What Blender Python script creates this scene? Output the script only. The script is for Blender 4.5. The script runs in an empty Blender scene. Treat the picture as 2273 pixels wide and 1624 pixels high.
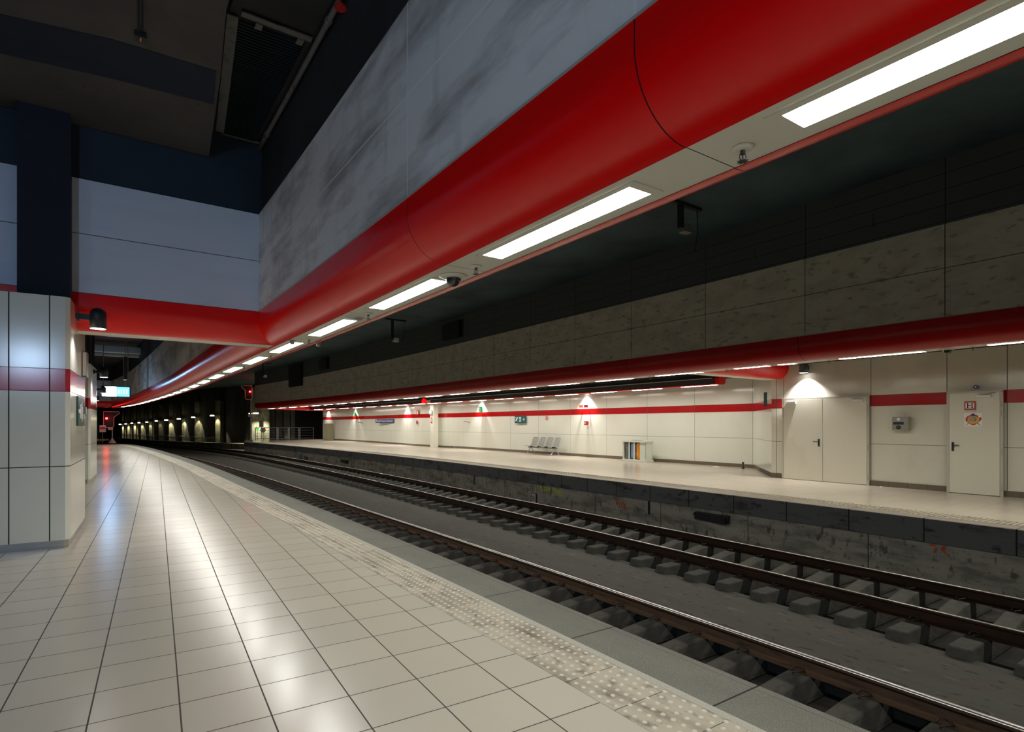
import bpy, math, random
import numpy as np
from mathutils import Vector, Matrix
random.seed(7)
R = math.radians
C = bpy.context.scene.collection
scn = bpy.context.scene
# ------------------------------------------------------------------ camera, world, exposure
CAMH = 1.52
cam = bpy.data.objects.new('camera', bpy.data.cameras.new('camera')); C.objects.link(cam)
cam.location = (0, 0, CAMH); cam.rotation_euler = (R(90), 0, 0)
cam.data.sensor_width = 36; cam.data.lens = 1262 * 36 / 2273; cam.data.shift_y = 129.5 / 2273
cam.data.clip_start = .05; cam.data.clip_end = 400
scn.camera = cam
w = bpy.data.worlds.new('world'); scn.world = w; w.use_nodes = True
w.node_tree.nodes['Background'].inputs[0].default_value = (.25, .35, .45, 1)
w.node_tree.nodes['Background'].inputs[1].default_value = .004
scn.view_settings.view_transform = 'Standard'; scn.view_settings.look = 'None'
scn.view_settings.gamma = 1; scn.view_settings.exposure = 0.0
scn.cycles.max_bounces = 8; scn.cycles.diffuse_bounces = 5; scn.cycles.glossy_bounces = 4
scn.cycles.sample_clamp_indirect = 4; scn.cycles.caustics_reflective = False
LAMP_E = 36.0      # radiance of the fluorescent panels
BLUE_E = 85.0      # radiance of the departure display and the added screen behind the camera
SPOT_W = 60.0      # wall downlights

# ------------------------------------------------------------------ curved track coordinates
NODES = [-6, 3, 10, 18, 28, 40, 55, 75]; TH = [34.1, 34.6, 36.1, 35.3, 37.5, 38.4, 43.8, 50]
SA = np.arange(-20, 120, .1)
_t = np.radians(np.interp(SA, NODES, TH)); _t = np.convolve(np.pad(_t, 30, mode='edge'), np.ones(61) / 61, 'valid')
_X = np.cumsum(-np.sin(_t) * .1); _Y = np.cumsum(np.cos(_t) * .1); _i = int(np.argmin(abs(SA)))
_X += 1.79 - _X[_i]; _Y += 2.8 - _Y[_i]
def heading(s): return float(np.interp(s, SA, _t))
def W(s, d):
    t = heading(s); return float(np.interp(s, SA, _X)) + d * math.cos(t), float(np.interp(s, SA, _Y)) + d * math.sin(t)
def P3(s, d, z): x, y = W(s, d); return (x, y, z)
def far(s): s = max(s, -3); return 7.6 + .389 * s / 10 - .0544 * (s / 10) ** 2
def rB(s): return 5.04 + .318 * s / 10 - .0098 * (s / 10) ** 2
def PX(x, y, Y):
    "point of the place seen at photo pixel x,y at distance Y in front of the camera"
    return ((x - 1136.5) / 1262 * Y, Y, CAMH + (941.5 - y) / 1262 * Y)

# ------------------------------------------------------------------ materials
def _n(nt, t, **k):
    n = nt.nodes.new(t)
    for a, b in k.items(): setattr(n, a, b)
    return n
def _math(nt, op, a, b=None, c=None):
    n = _n(nt, 'ShaderNodeMath', operation=op)
    for i, v in enumerate((a, b, c)):
        if v is None: continue
        if isinstance(v, (int, float)): n.inputs[i].default_value = v
        else: nt.links.new(v, n.inputs[i])
    return n.outputs[0]
def _mix(nt, f, a, b):
    n = _n(nt, 'ShaderNodeMix', data_type='RGBA')
    for i, v in ((0, f), (6, a), (7, b)):
        if isinstance(v, (int, float)): n.inputs[i].default_value = v
        elif isinstance(v, tuple): n.inputs[i].default_value = (*v[:3], 1)
        else: nt.links.new(v, n.inputs[i])
    return n.outputs[2]
def mat(name, col, rough=.5, metal=0., coat=0., layers=(), lines=(), linecol=(.01, .01, .01), bump=None, uv=False,
        rvar=0., emis=None, tile=None, aniso=0., band=None, spec=None):
    """layers: (colour2, (sx,sy,sz), lo, hi, strength); lines: (axis, period or list, offset, width[, (axis2,lo,hi)])"""
    m = bpy.data.materials.new(name); m.use_nodes = True; nt = m.node_tree
    b = nt.nodes['Principled BSDF']; b.inputs['Roughness'].default_value = rough; b.inputs['Metallic'].default_value = metal
    b.inputs['Coat Weight'].default_value = coat; b.inputs['Coat Roughness'].default_value = .08
    b.inputs['Base Color'].default_value = (*col, 1)
    if spec is not None: b.inputs['Specular IOR Level'].default_value = spec
    if emis:
        b.inputs['Emission Color'].default_value = (*emis[0], 1); b.inputs['Emission Strength'].default_value = emis[1]
        b.inputs['Base Color'].default_value = (.02, .02, .02, 1); return m
    tc = _n(nt, 'ShaderNodeTexCoord'); vec = tc.outputs['UV' if uv else 'Object']
    sep = _n(nt, 'ShaderNodeSeparateXYZ'); nt.links.new(vec, sep.inputs[0])
    cur = tuple(col); r0 = None
    if tile:
        pu, ou, pv, ov, amt = tile
        a = _math(nt, 'FLOOR', _math(nt, 'DIVIDE', _math(nt, 'SUBTRACT', sep.outputs[0], ou), pu))
        c2 = _math(nt, 'FLOOR', _math(nt, 'DIVIDE', _math(nt, 'SUBTRACT', sep.outputs[1], ov), pv))
        cb = _n(nt, 'ShaderNodeCombineXYZ'); nt.links.new(a, cb.inputs[0]); nt.links.new(c2, cb.inputs[1])
        wn = _n(nt, 'ShaderNodeTexWhiteNoise', noise_dimensions='2D'); nt.links.new(cb.outputs[0], wn.inputs['Vector'])
        cur = _mix(nt, wn.outputs['Value'], tuple(c * (1 - amt) for c in col), tuple(min(1, c * (1 + amt)) for c in col))
    for k, (c2, sc, lo, hi, st) in enumerate(layers):
        mp = _n(nt, 'ShaderNodeMapping'); nt.links.new(vec, mp.inputs[0]); mp.inputs['Scale'].default_value = sc
        mp.inputs['Location'].default_value = (k * 3.7, k * 1.3, k * 5.1)
        nz = _n(nt, 'ShaderNodeTexNoise'); nz.inputs['Scale'].default_value = 1; nz.inputs['Detail'].default_value = 5
        nz.inputs['Roughness'].default_value = .6
        nt.links.new(mp.outputs[0], nz.inputs['Vector'])
        mr = _n(nt, 'ShaderNodeMapRange'); nt.links.new(nz.outputs[0], mr.inputs[0])
        mr.inputs[1].default_value = lo; mr.inputs[2].default_value = hi; mr.inputs[4].default_value = st
        cur = _mix(nt, mr.outputs[0], cur, c2)
        if k == 0: r0 = mr.outputs[0]
    if band:  # (axis, lo, hi, colour): a painted band
        ax, lo, hi, bc = band
        v = sep.outputs[ax]; f = _math(nt, 'MULTIPLY', _math(nt, 'GREATER_THAN', v, lo), _math(nt, 'LESS_THAN', v, hi))
        cur = _mix(nt, f, cur, bc)
    msum = None
    for ln in lines:
        ax, per, off, wd = ln[:4]; v = sep.outputs[ax]
        if isinstance(per, (list, tuple)):
            ms = None
            for p in per:
                q = _math(nt, 'LESS_THAN', _math(nt, 'ABSOLUTE', _math(nt, 'SUBTRACT', v, p)), wd / 2)
                ms = q if ms is None else _math(nt, 'MAXIMUM', ms, q)
        else:
            f = _math(nt, 'FRACT', _math(nt, 'ADD', _math(nt, 'DIVIDE', _math(nt, 'SUBTRACT', v, off), per), 100.5))
            ms = _math(nt, 'LESS_THAN', _math(nt, 'ABSOLUTE', _math(nt, 'SUBTRACT', f, .5)), wd / per / 2)
        if len(ln) > 4:
            a2, lo, hi = ln[4]; v2 = sep.outputs[a2]
            ms = _math(nt, 'MULTIPLY', ms, _math(nt, 'MULTIPLY', _math(nt, 'GREATER_THAN', v2, lo), _math(nt, 'LESS_THAN', v2, hi)))
        msum = ms if msum is None else _math(nt, 'MAXIMUM', msum, ms)
    if msum is not None: cur = _mix(nt, msum, cur, linecol)
    if not isinstance(cur, tuple): nt.links.new(cur, b.inputs['Base Color'])
    rr = None
    if rvar and r0 is not None:
        rr = _math(nt, 'ADD', _math(nt, 'MULTIPLY', r0, rvar), rough)
    if msum is not None and rough < .5:
        rr = _math(nt, 'MAXIMUM', rr if rr is not None else rough, _math(nt, 'MULTIPLY', msum, .8))
    if rr is not None: nt.links.new(rr, b.inputs['Roughness'])
    if bump or msum is not None:
        st, sc = bump if bump else (0, (1, 1, 1))
        mp = _n(nt, 'ShaderNodeMapping'); nt.links.new(vec, mp.inputs[0]); mp.inputs['Scale'].default_value = sc
        nz = _n(nt, 'ShaderNodeTexNoise'); nz.inputs['Scale'].default_value = 1; nz.inputs['Detail'].default_value = 3
        nt.links.new(mp.outputs[0], nz.inputs['Vector'])
        hgt = _math(nt, 'MULTIPLY', nz.outputs[0], st * .1)
        if msum is not None: hgt = _math(nt, 'SUBTRACT', hgt, _math(nt, 'MULTIPLY', msum, .003))
        bp = _n(nt, 'ShaderNodeBump'); bp.inputs['Strength'].default_value = 1; bp.inputs['Distance'].default_value = 1
        nt.links.new(hgt, bp.inputs['Height']); nt.links.new(bp.outputs[0], b.inputs['Normal'])
    return m
# grid of the near platform tiles (straight grid, measured from the photo)
GA = math.atan(789.5 / 1262); gc, gs = math.cos(GA), math.sin(GA)
def grid_uv(x, y): return (x * gc + y * gs, -x * gs + y * gc)
_gx = lambda px, py: (((px - 1136.5) * CAMH / (py - 941.5)), 1262 * CAMH / (py - 941.5))
GU = grid_uv(*_gx(404, 1624))[0]; GV = grid_uv(*_gx(628, 1334))[1]
RED = (.88, .001, .002)
M = {}
M['tile'] = mat('glossy_cream_floor_tile', (.64, .59, .485), .225, uv=True, tile=(.404, GU, .401, GV, .035),
    layers=[((.58, .54, .45), (.7, .7, 1), .35, .75, .45)],
    lines=[(0, .404, GU, .0078), (1, .401, GV, .0075)], linecol=(.075, .065, .055), bump=(.014, (3.2, 3.2, 1)))
M['tile_far'] = mat('cream_floor_tile', (.6, .535, .435), .22, uv=True, tile=(.4, 0, .4, .1, .03),
    layers=[((.5, .44, .35), (.7, .7, 1), .35, .75, .5)], lines=[(0, .4, 0, .005), (1, .4, .1, .005)], linecol=(.25, .2, .15), bump=(.012, (3, 3, 1)), rvar=.04)
M['tactile'] = mat('worn_cream_tactile_paving', (.56, .5, .39), .42, uv=True, layers=[((.24, .2, .15), (1.1, 5, 1), .46, .64, .8), ((.12, .1, .07), (7, 12, 1), .54, .68, .7)],
    lines=[(0, .401, 2.089, .0055)], linecol=(.09, .08, .07), bump=(.02, (30, 30, 1)))
M['stud'] = mat('pale_ceramic_studs', (.74, .69, .58), .3, layers=[((.6, .54, .45), (2, 2, 2), .5, .7, .7)])
M['coping'] = mat('grey_granite_coping', (.19, .188, .155), .75, uv=True, layers=[((.15, .15, .125), (1.4, 3, 1), .4, .65, .7), ((.62, .6, .5), (190, 190, 1), .56, .66, .6), ((.1, .1, .085), (110, 110, 1), .55, .66, .4)],
    lines=[(0, 1.175, .62, .012), (1, [.43], 0, .003)], linecol=(.02, .02, .018), bump=(.03, (60, 60, 1)))
M['grit'] = mat('sparkling_grit_strip', (.5, .485, .41), .45, uv=True, layers=[((.75, .75, .66), (160, 160, 1), .55, .62, .8), ((.1, .1, .09), (120, 120, 1), .58, .68, .7)], bump=(.05, (90, 90, 1)))
M['coping_far'] = mat('worn_edge_coping', (.33, .29, .235), .55, uv=True, layers=[((.22, .2, .17), (1, 6, 1), .4, .7, .7)], lines=[(0, 1.155, .2, .012)])
M['block'] = mat('dark_granite_edge_block', (.15, .155, .155), .5, uv=True,
    layers=[((.035, .035, .035), (.9, 3.2, 1), .53, .64, .85), ((.3, .3, .29), (50, 50, 1), .56, .68, .5), ((.02, .02, .02), (4, 6, 1), .58, .66, .8)],
    lines=[(0, 1.155, .2, .022)], linecol=(.003, .003, .003), bump=(.04, (40, 40, 1)))
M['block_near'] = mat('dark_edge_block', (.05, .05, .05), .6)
M['stained'] = mat('stained_concrete_wall', (.46, .44, .355), .8, uv=True,
    layers=[((.18, .172, .14), (1.2, 4, 1), .45, .62, .8), ((.6, .58, .48), (.8, 1.5, 1), .5, .75, .5), ((.06, .055, .045), (7, 3.5, 1), .57, .66, .75), ((.02, .018, .014), (20, 26, 1), .63, .69, .85)],
    lines=[(0, 2.31, 1.05, .014)], bump=(.06, (12, 12, 1)))
M['slab'] = mat('grimy_track_slab', (.115, .115, .092), .7, uv=True,
    layers=[((.085, .08, .068), (.5, 1.6, 1), .4, .7, .8), ((.2, .095, .05), (1.3, 5, 1), .56, .68, .25), ((.02, .02, .016), (7, 10, 1), .6, .66, .85), ((.3, .285, .235), (2.5, 7, 1), .62, .7, .5)], bump=(.04, (6, 6, 1)))
M['bed'] = mat('sooty_shaded_track_bed', (.032, .03, .025), .85, layers=[((.075, .07, .057), (2, 2, 1), .5, .7, .8)], bump=(.2, (9, 9, 9)))  # near-black base holds both soot and the shade between the sleepers
M['sleeper'] = mat('dusty_concrete_sleeper', (.105, .103, .085), .8, layers=[((.065, .063, .054), (3, 5, 5), .45, .62, .8), ((.22, .215, .18), (9, 9, 9), .62, .74, .5)], bump=(.09, (9, 9, 9)))
M['sleeper_dark'] = mat('sooty_concrete_sleeper', (.115, .108, .09), .8, layers=[((.022, .021, .018), (3, 5, 5), .45, .65, .7), ((.1, .09, .07), (6, 6, 6), .66, .76, .4)], bump=(.09, (9, 9, 9)))
M['rail'] = mat('rusty_rail_steel', (.115, .075, .048), .5, metal=.35, uv=True, layers=[((.24, .08, .025), (1.2, 18, 1), .52, .7, .6), ((.03, .022, .016), (4, 20, 1), .52, .7, .8)])
M['rail_dark'] = mat('dark_rusty_rail_steel', (.045, .022, .013), .5, metal=.35, uv=True, layers=[((.09, .03, .015), (1.2, 18, 1), .5, .68, .6), ((.015, .012, .01), (4, 20, 1), .52, .7, .8)])
M['polish'] = mat('polished_rail_steel', (.9, .9, .87), .34, metal=1)
M['polish_dull'] = mat('dull_polished_rail_steel', (.5, .47, .43), .33, metal=1)
M['clip'] = mat('rusty_clip_steel', (.07, .05, .04), .5, metal=.5)
M['red'] = mat('glossy_red_panel', RED, .26, coat=.06, spec=.32, uv=True, lines=[(0, 2.36, .42, .007)], linecol=(.02, 0, 0), bump=(.008, (1.5, 6, 1)))
M['red_plain'] = mat('glossy_red_panel_plain', RED, .3, coat=.12, spec=.35, bump=(.006, (2, 2, 2)))
M['red_far'] = mat('shaded_red_panel', (.55, .001, .003), .32, spec=.4, uv=True, lines=[(0, 4.58, .15, .014)], linecol=(.01, 0, 0), bump=(.008, (1.5, 6, 1)))  # same red paint, darkened to carry the far beam's shade
M['soffit'] = mat('cream_soffit_panel', (.84, .83, .73), .45, uv=True, lines=[(0, 2.36, .42, .006)], linecol=(.05, .05, .04))
M['cream_plain'] = mat('cream_panel_plain', (.84, .83, .73), .45)
M['grey'] = mat('streaked_grey_metal_panel', (.9, .87, .83), .42, metal=0, uv=True,
    layers=[((.36, .335, .315), (.5, 2.0, 1), .46, .62, .85), ((.9, .89, .88), (.35, 5, 1), .5, .75, .6), ((.42, .39, .37), (3.5, .6, 1), .55, .75, .45)],
    lines=[(0, 2.36, .42, .012), (1, [.79], 0, .013)], linecol=(.98, .96, .92), bump=(.01, (2, 2, 1)))
M['grey_far'] = mat('smeared_grey_metal_panel', (.8, .775, .65), .55, uv=True,
    layers=[((.6, .575, .475), (1.6, 3, 1), .45, .62, .7), ((.32, .295, .25), (4, 9, 1), .57, .66, .7), ((.56, .545, .47), (6, 2.5, 1), .6, .72, .4)],
    lines=[(0, 2.28, .03, .012), (1, [.79], 0, .01)], linecol=(.02, .02, .018), bump=(.01, (3, 3, 1)))
M['blue_lit_grey'] = mat('blue_lit_grey_panel', (.68, .77, .93), .38, layers=[((.58, .66, .8), (.6, .6, 4), .45, .7, .5), ((.1, .1, .11), (9, 9, .25), .7, .78, .5)], lines=[(2, [1.245], 0, .01)], linecol=(.12, .12, .13))  # blue light of the screens is mixed into the grey base colour
M['navy'] = mat('dark_blue_painted_concrete', (.02, .038, .06), .75, layers=[((.014, .028, .045), (1, 1, 1), .4, .7, .7)], bump=(.04, (8, 8, 8)))
M['black_wall'] = mat('black_painted_wall', (.03, .03, .03), .75, layers=[((.007, .007, .007), (1, 1, 1), .4, .7, .7)], bump=(.03, (8, 8, 8)))
M['dark_block'] = mat('dark_blockwork', (.1, .115, .12), .8, uv=True, lines=[(1, .26, .08, .008), (0, 2.28, .03, .01), (0, 2.28, 1.1, .008, (1, .3, .55))], linecol=(.003, .003, .003), bump=(.03, (8, 8, 1)))
M['dark_ceil'] = mat('dark_teal_ceiling', (.09, .16, .19), .8, layers=[((.04, .055, .066), (.5, .5, .5), .35, .7, .9), ((.05, .05, .045), (7, 7, 7), .72, .8, .5)])
M['brown_ceil'] = mat('brown_concrete_ceiling', (.085, .074, .064), .85, layers=[((.052, .045, .039), (.8, .8, .8), .4, .7, .8), ((.03, .026, .022), (8, 8, 8), .66, .74, .6)], bump=(.1, (7, 7, 7)))
M['navy_stripe'] = mat('navy_paint_stripe', (.008, .014, .026), .8, layers=[((.012, .021, .038), (3, 3, 3), .5, .7, .6)])
M['white_panel'] = mat('glossy_white_wall_panel', (.73, .74, .66), .13, uv=True,
    layers=[((.66, .63, .5), (1.2, .9, 1), .5, .8, .4)], band=(1, 1.975, 2.245, (.44, .004, .004)),
    lines=[(0, 2.4, 12.3, .009), (1, [1.035], 0, .009), (1, [1.975, 2.245], 0, .005)], linecol=(.09, .085, .075), bump=(.004, (1.2, 1.2, 1)))
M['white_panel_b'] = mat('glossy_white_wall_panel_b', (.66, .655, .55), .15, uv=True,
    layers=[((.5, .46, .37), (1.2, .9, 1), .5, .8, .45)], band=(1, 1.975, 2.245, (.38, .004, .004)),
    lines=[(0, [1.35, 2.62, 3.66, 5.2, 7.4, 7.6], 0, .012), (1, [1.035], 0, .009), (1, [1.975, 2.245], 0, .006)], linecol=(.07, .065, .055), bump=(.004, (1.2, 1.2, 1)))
M['pillar'] = mat('glossy_white_pillar_panel', (.8, .82, .74), .16, uv=True, band=(1, 1.925, 2.2, (.5, .006, .03)),
    lines=[(1, [1.005], 0, .01), (1, [1.925, 2.2], 0, .006), (0, [.16, .56, .96, 1.36, 1.76], 0, .013)], linecol=(.02, .025, .02), bump=(.003, (1, 1, 1)))
M['pillar_side'] = mat('glossy_white_pillar_side', (.8, .79, .7), .13, uv=True, band=(1, 1.925, 2.2, (.40, .012, .012)),
    lines=[(1, [1.005], 0, .01), (1, [1.925, 2.2], 0, .006), (0, [.12], 0, .004)], linecol=(.02, .025, .02), bump=(.003, (1, 1, 1)))
M['skirt'] = mat('brown_tile_skirting', (.15, .12, .085), .35, uv=True, lines=[(0, .4, 0, .005)], linecol=(.03, .02, .015))
M['steel'] = mat('brushed_steel', (.5, .5, .48), .35, metal=1, layers=[((.3, .3, .3), (3, 3, 30), .4, .7, .5)])
M['galv'] = mat('galvanised_steel', (.42, .43, .42), .5, metal=.6)
M['seat'] = mat('grey_enamel_seat_metal', (.30, .30, .28), .4, metal=.5)
M['door'] = mat('cream_painted_steel_door', (.68, .67, .555), .22, layers=[((.5, .43, .3), (1.5, 1.5, .8), .55, .8, .4)], bump=(.004, (2, 2, 2)))
M['frame'] = mat('cream_door_frame', (.5, .47, .4), .35)
M['black'] = mat('matt_black_metal', (.016, .018, .021), .45)
M['charcoal'] = mat('charcoal_metal', (.03, .032, .036), .35)
M['white'] = mat('white_enamel', (.7, .7, .68), .35)
M['ltgrey'] = mat('light_grey_enamel', (.42, .45, .42), .4)
M['bin'] = mat('pale_grey_bin_enamel', (.66, .7, .63), .4)
M['stud_far'] = mat('worn_far_studs', (.42, .37, .29), .4)
M['beige'] = mat('beige_cabinet_metal', (.36, .34, .22), .45)
M['teal'] = mat('teal_sign_face', (.008, .095, .10), .3)
M['dkteal'] = mat('dark_teal_sign_face', (.01, .06, .06), .3)
M['signwhite'] = mat('white_sign_ink', (.8, .8, .78), .4)
M['blue'] = mat('blue_sign_face', (.012, .05, .19), .35)
M['green'] = mat('green_exit_sign', (.05, .7, .18), .4)
M['redpaint'] = mat('red_sign_paint', (.5, .02, .015), .4)
M['inkblack'] = mat('black_sign_ink', (.015, .015, .015), .5)
M['orange'] = mat('orange_bag', (.95, .33, .01), .35, bump=(.1, (14, 14, 5)))
M['bagblue'] = mat('blue_bag', (.2, .38, .6), .3, layers=[((.4, .5, .6), (9, 9, 5), .5, .65, .8)], bump=(.1, (14, 14, 5)))
M['baggrey'] = mat('clear_grey_bag', (.16, .16, .15), .3, layers=[((.45, .45, .44), (9, 9, 4), .52, .66, .7)], bump=(.1, (14, 14, 5)))
M['flame'] = mat('flame_yellow', (.75, .4, .03), .4)
M['lamp'] = mat('lit_diffuser', (1, 1, 1), emis=((1, .995, .92), LAMP_E))
M['lamp_far'] = mat('lit_warm_diffuser', (1, 1, 1), emis=((1, .97, .86), LAMP_E * 1.5))
M['tube_dim'] = mat('dim_strip', (.5, .47, .42), .5)
M['lampface'] = mat('lit_spot_lens', (1, 1, 1), emis=((1, .95, .92), 12))
M['bulk'] = mat('lit_bulkhead', (1, 1, 1), emis=((1, .9, .6), 12))
M['bluescreen'] = mat('lit_blue_screen', (1, 1, 1), emis=((.10, .42, 1), 3.2))
M['whitescreen'] = mat('lit_white_screen', (1, 1, 1), emis=((.5, .7, 1), BLUE_E))
M['dimscreen'] = mat('lit_white_screen_deep', (1, 1, 1), emis=((.35, .62, 1), 22))
M['paleblue'] = mat('lit_pale_blue_figures', (1, 1, 1), emis=((.7, .9, 1), 1.6))
M['end_wall'] = mat('grey_end_concrete', (.4, .4, .37), .9, layers=[((.25, .25, .23), (.7, .7, .3), .42, .62, .8)])
M['redlamp'] = mat('lit_red_signal', (1, 1, 1), emis=((1, .01, .01), 60))
M['orangelamp'] = mat('lit_orange_lamp', (1, 1, 1), emis=((1, .35, .05), 8))
M['glass'] = mat('dark_glass_dome', (.02, .02, .02), .05, coat=1)
M['graf_y'] = mat('yellow_spray_paint', (.75, .88, .03), .6)
M['graf_o'] = mat('orange_spray_paint', (.75, .10, .02), .6)
M['vent'] = mat('dark_grille_steel', (.02, .035, .04), .5, metal=.4)
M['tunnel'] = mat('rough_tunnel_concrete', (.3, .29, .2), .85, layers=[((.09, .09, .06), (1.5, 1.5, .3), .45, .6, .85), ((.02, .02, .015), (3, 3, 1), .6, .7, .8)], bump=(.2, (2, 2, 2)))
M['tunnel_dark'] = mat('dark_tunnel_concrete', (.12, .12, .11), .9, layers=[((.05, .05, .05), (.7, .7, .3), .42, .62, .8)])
M['pipe'] = mat('old_pipe_paint', (.16, .155, .14), .5, layers=[((.05, .04, .03), (9, 9, 9), .55, .65, .7)])
M['hazard'] = mat('yellow_hazard_paint', (.6, .5, .03), .5)

# ------------------------------------------------------------------ mesh helpers
class MB:
    def __init__(s): s.v = []; s.f = []; s.uv = []
    def add(s, vs, fs, uvs=None):
        n = len(s.v); s.v += [tuple(map(float, p)) for p in vs]
        s.uv += list(uvs) if uvs else [(p[0], p[1]) for p in vs]
        s.f += [tuple(i + n for i in f) for f in fs]; return s
    def box(s, c, h, rz=0):
        cx, cy, cz = c; a, b, d = h[0] / 2, h[1] / 2, h[2] / 2; co, si = math.cos(rz), math.sin(rz); vs = []
        for x, y, z in ((-a, -b, -d), (a, -b, -d), (a, b, -d), (-a, b, -d), (-a, -b, d), (a, -b, d), (a, b, d), (-a, b, d)):
            vs.append((cx + x * co - y * si, cy + x * si + y * co, cz + z))
        return s.add(vs, [(0, 3, 2, 1), (4, 5, 6, 7), (0, 1, 5, 4), (1, 2, 6, 5), (2, 3, 7, 6), (3, 0, 4, 7)])
    def cyl(s, p0, p1, r, r2=None, n=14):
        r2 = r if r2 is None else r2; p0 = Vector(p0); p1 = Vector(p1); d = (p1 - p0).normalized()
        a = d.orthogonal().normalized(); b = d.cross(a); vs = []
        for p, rr in ((p0, r), (p1, r2)):
            for i in range(n):
                t = 2 * math.pi * i / n; vs.append(p + (a * math.cos(t) + b * math.sin(t)) * rr)
        fs = [(i, (i + 1) % n, n + (i + 1) % n, n + i) for i in range(n)] + [tuple(range(n))[::-1], tuple(range(n, 2 * n))]
        return s.add(vs, fs)
    def tube(s, pts, r, n=6):
        pts = [Vector(p) for p in pts]; rings = []; a = None
        for i, p in enumerate(pts):
            d = (pts[min(i + 1, len(pts) - 1)] - pts[max(i - 1, 0)]).normalized()
            a = (d.orthogonal() if a is None else a - d * a.dot(d)).normalized(); b = d.cross(a)
            rings.append([p + (a * math.cos(2 * math.pi * k / n) + b * math.sin(2 * math.pi * k / n)) * r for k in range(n)])
        vs = [q for rg in rings for q in rg]
        fs = [(i * n + k, i * n + (k + 1) % n, (i + 1) * n + (k + 1) % n, (i + 1) * n + k) for i in range(len(pts) - 1) for k in range(n)]
        fs += [tuple(range(n))[::-1], tuple(range(len(vs) - n, len(vs)))]
        return s.add(vs, fs)
    def lathe(s, prof, c=(0, 0, 0), n=20):
        vs = [(c[0] + r * math.cos(2 * math.pi * k / n), c[1] + r * math.sin(2 * math.pi * k / n), c[2] + z) for r, z in prof for k in range(n)]
        fs = [(i * n + k, i * n + (k + 1) % n, (i + 1) * n + (k + 1) % n, (i + 1) * n + k) for i in range(len(prof) - 1) for k in range(n)]
        fs += [tuple(range(n))[::-1], tuple(range(len(vs) - n, len(vs)))]
        return s.add(vs, fs)
    def prism(s, poly, fn, t0, t1):
        "poly (a,b) extruded; fn(a,b,t)->xyz"
        n = len(poly); vs = [fn(a, b, t0) for a, b in poly] + [fn(a, b, t1) for a, b in poly]
        fs = [(i, (i + 1) % n, n + (i + 1) % n, n + i) for i in range(n)] + [tuple(range(n))[::-1], tuple(range(n, 2 * n))]
        return s.add(vs, fs)
    def build(s, name, m, parent=None, loc=None, rz=0, smooth=False, bevel=0, world=True):
        me = bpy.data.meshes.new(name)
        off = parent.location if (parent is not None and world) else Vector((0, 0, 0))
        if loc is not None and parent is None: off = Vector((0, 0, 0))
        me.from_pydata([(p[0] - off[0], p[1] - off[1], p[2] - off[2]) for p in s.v], [], s.f)
        ul = me.uv_layers.new(name='UVMap'); li = np.empty(len(me.loops), dtype=np.int32); me.loops.foreach_get('vertex_index', li)
        ul.data.foreach_set('uv', np.array(s.uv, dtype=np.float32)[li].ravel())
        me.materials.append(m); me.update()
        if smooth: me.polygons.foreach_set('use_smooth', [True] * len(me.polygons))
        o = bpy.data.objects.new(name, me); C.objects.link(o)
        if parent is not None: o.parent = parent
        if loc is not None: o.location = loc; o.rotation_euler = (0, 0, rz)
        if bevel:
            b = o.modifiers.new('bevel', 'BEVEL'); b.width = bevel; b.segments = 2; b.limit_method = 'ANGLE'
        return o
def tag(o, label=None, cat=None, group=None, kind=None):
    for k, v in (('label', label), ('category', cat), ('group', group), ('kind', kind)):
        if v: o[k] = v
    return o
def thing(name, label, cat, loc, rz=0, group=None):
    o = bpy.data.objects.new(name, None); C.objects.link(o); o.location = loc; o.rotation_euler = (0, 0, rz)
    o.empty_display_size = .2
    return tag(o, label, cat, group)
def at(name, label, cat, s, d, z, group=None): x, y = W(s, d); return thing(name, label, cat, (x, y, z), heading(s), group)
def LP(mb, name, m, parent, **k): return mb.build(name, m, parent, world=False, **k)   # part given in its thing's own frame
def struct(o, kind='structure'): o['kind'] = kind; return o
def dup(root, loc, rz, label=None, group=None):
    r = root.copy(); C.objects.link(r); r.location = loc; r.rotation_euler = (0, 0, rz)
    if label: r['label'] = label
    if group: r['group'] = group
    for ch in list(root.children):
        c = ch.copy(); C.objects.link(c); c.parent = r
        for g in list(ch.children): q = g.copy(); C.objects.link(q); q.parent = c
    return r
def srange(s0, s1, st=.6):
    n = max(1, int(math.ceil((s1 - s0) / st))); return [s0 + (s1 - s0) * i / n for i in range(n + 1)]
def sweep(mb, prof, s0, s1, dfun=lambda s: 0., st=.6, uvf=None, closed=False, caps=False, v0=0.):
    ss = srange(s0, s1, st); n = len(prof); L = [v0]
    for i in range(1, n): L.append(L[-1] + math.hypot(prof[i][0] - prof[i - 1][0], prof[i][1] - prof[i - 1][1]))
    vs = []; uv = []
    for s in ss:
        k = dfun(s)
        for i, (d, z) in enumerate(prof):
            x, y = W(s, d + k); vs.append((x, y, z)); uv.append(uvf(x, y, z, s, d) if uvf else (s, L[i]))
    m = n if closed else n - 1
    fs = [(j * n + i, j * n + (i + 1) % n, (j + 1) * n + (i + 1) % n, (j + 1) * n + i) for j in range(len(ss) - 1) for i in range(m)]
    if caps: fs += [tuple(range(n))[::-1], tuple(range(len(vs) - n, len(vs)))]
    return mb.add(vs, fs, uv)
def text_mesh(txt, size):
    cu = bpy.data.curves.new('t', 'FONT'); cu.body = txt; cu.size = size; cu.align_x = 'CENTER'; cu.align_y = 'CENTER'
    o = bpy.data.objects.new('t', cu); C.objects.link(o); bpy.context.view_layer.update()
    me = bpy.data.meshes.new_from_object(o.evaluated_get(bpy.context.evaluated_depsgraph_get()))
    vs = [tuple(v.co) for v in me.vertices]; fs = [tuple(p.vertices) for p in me.polygons]
    bpy.data.objects.remove(o); bpy.data.meshes.remove(me); return vs, fs
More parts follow.
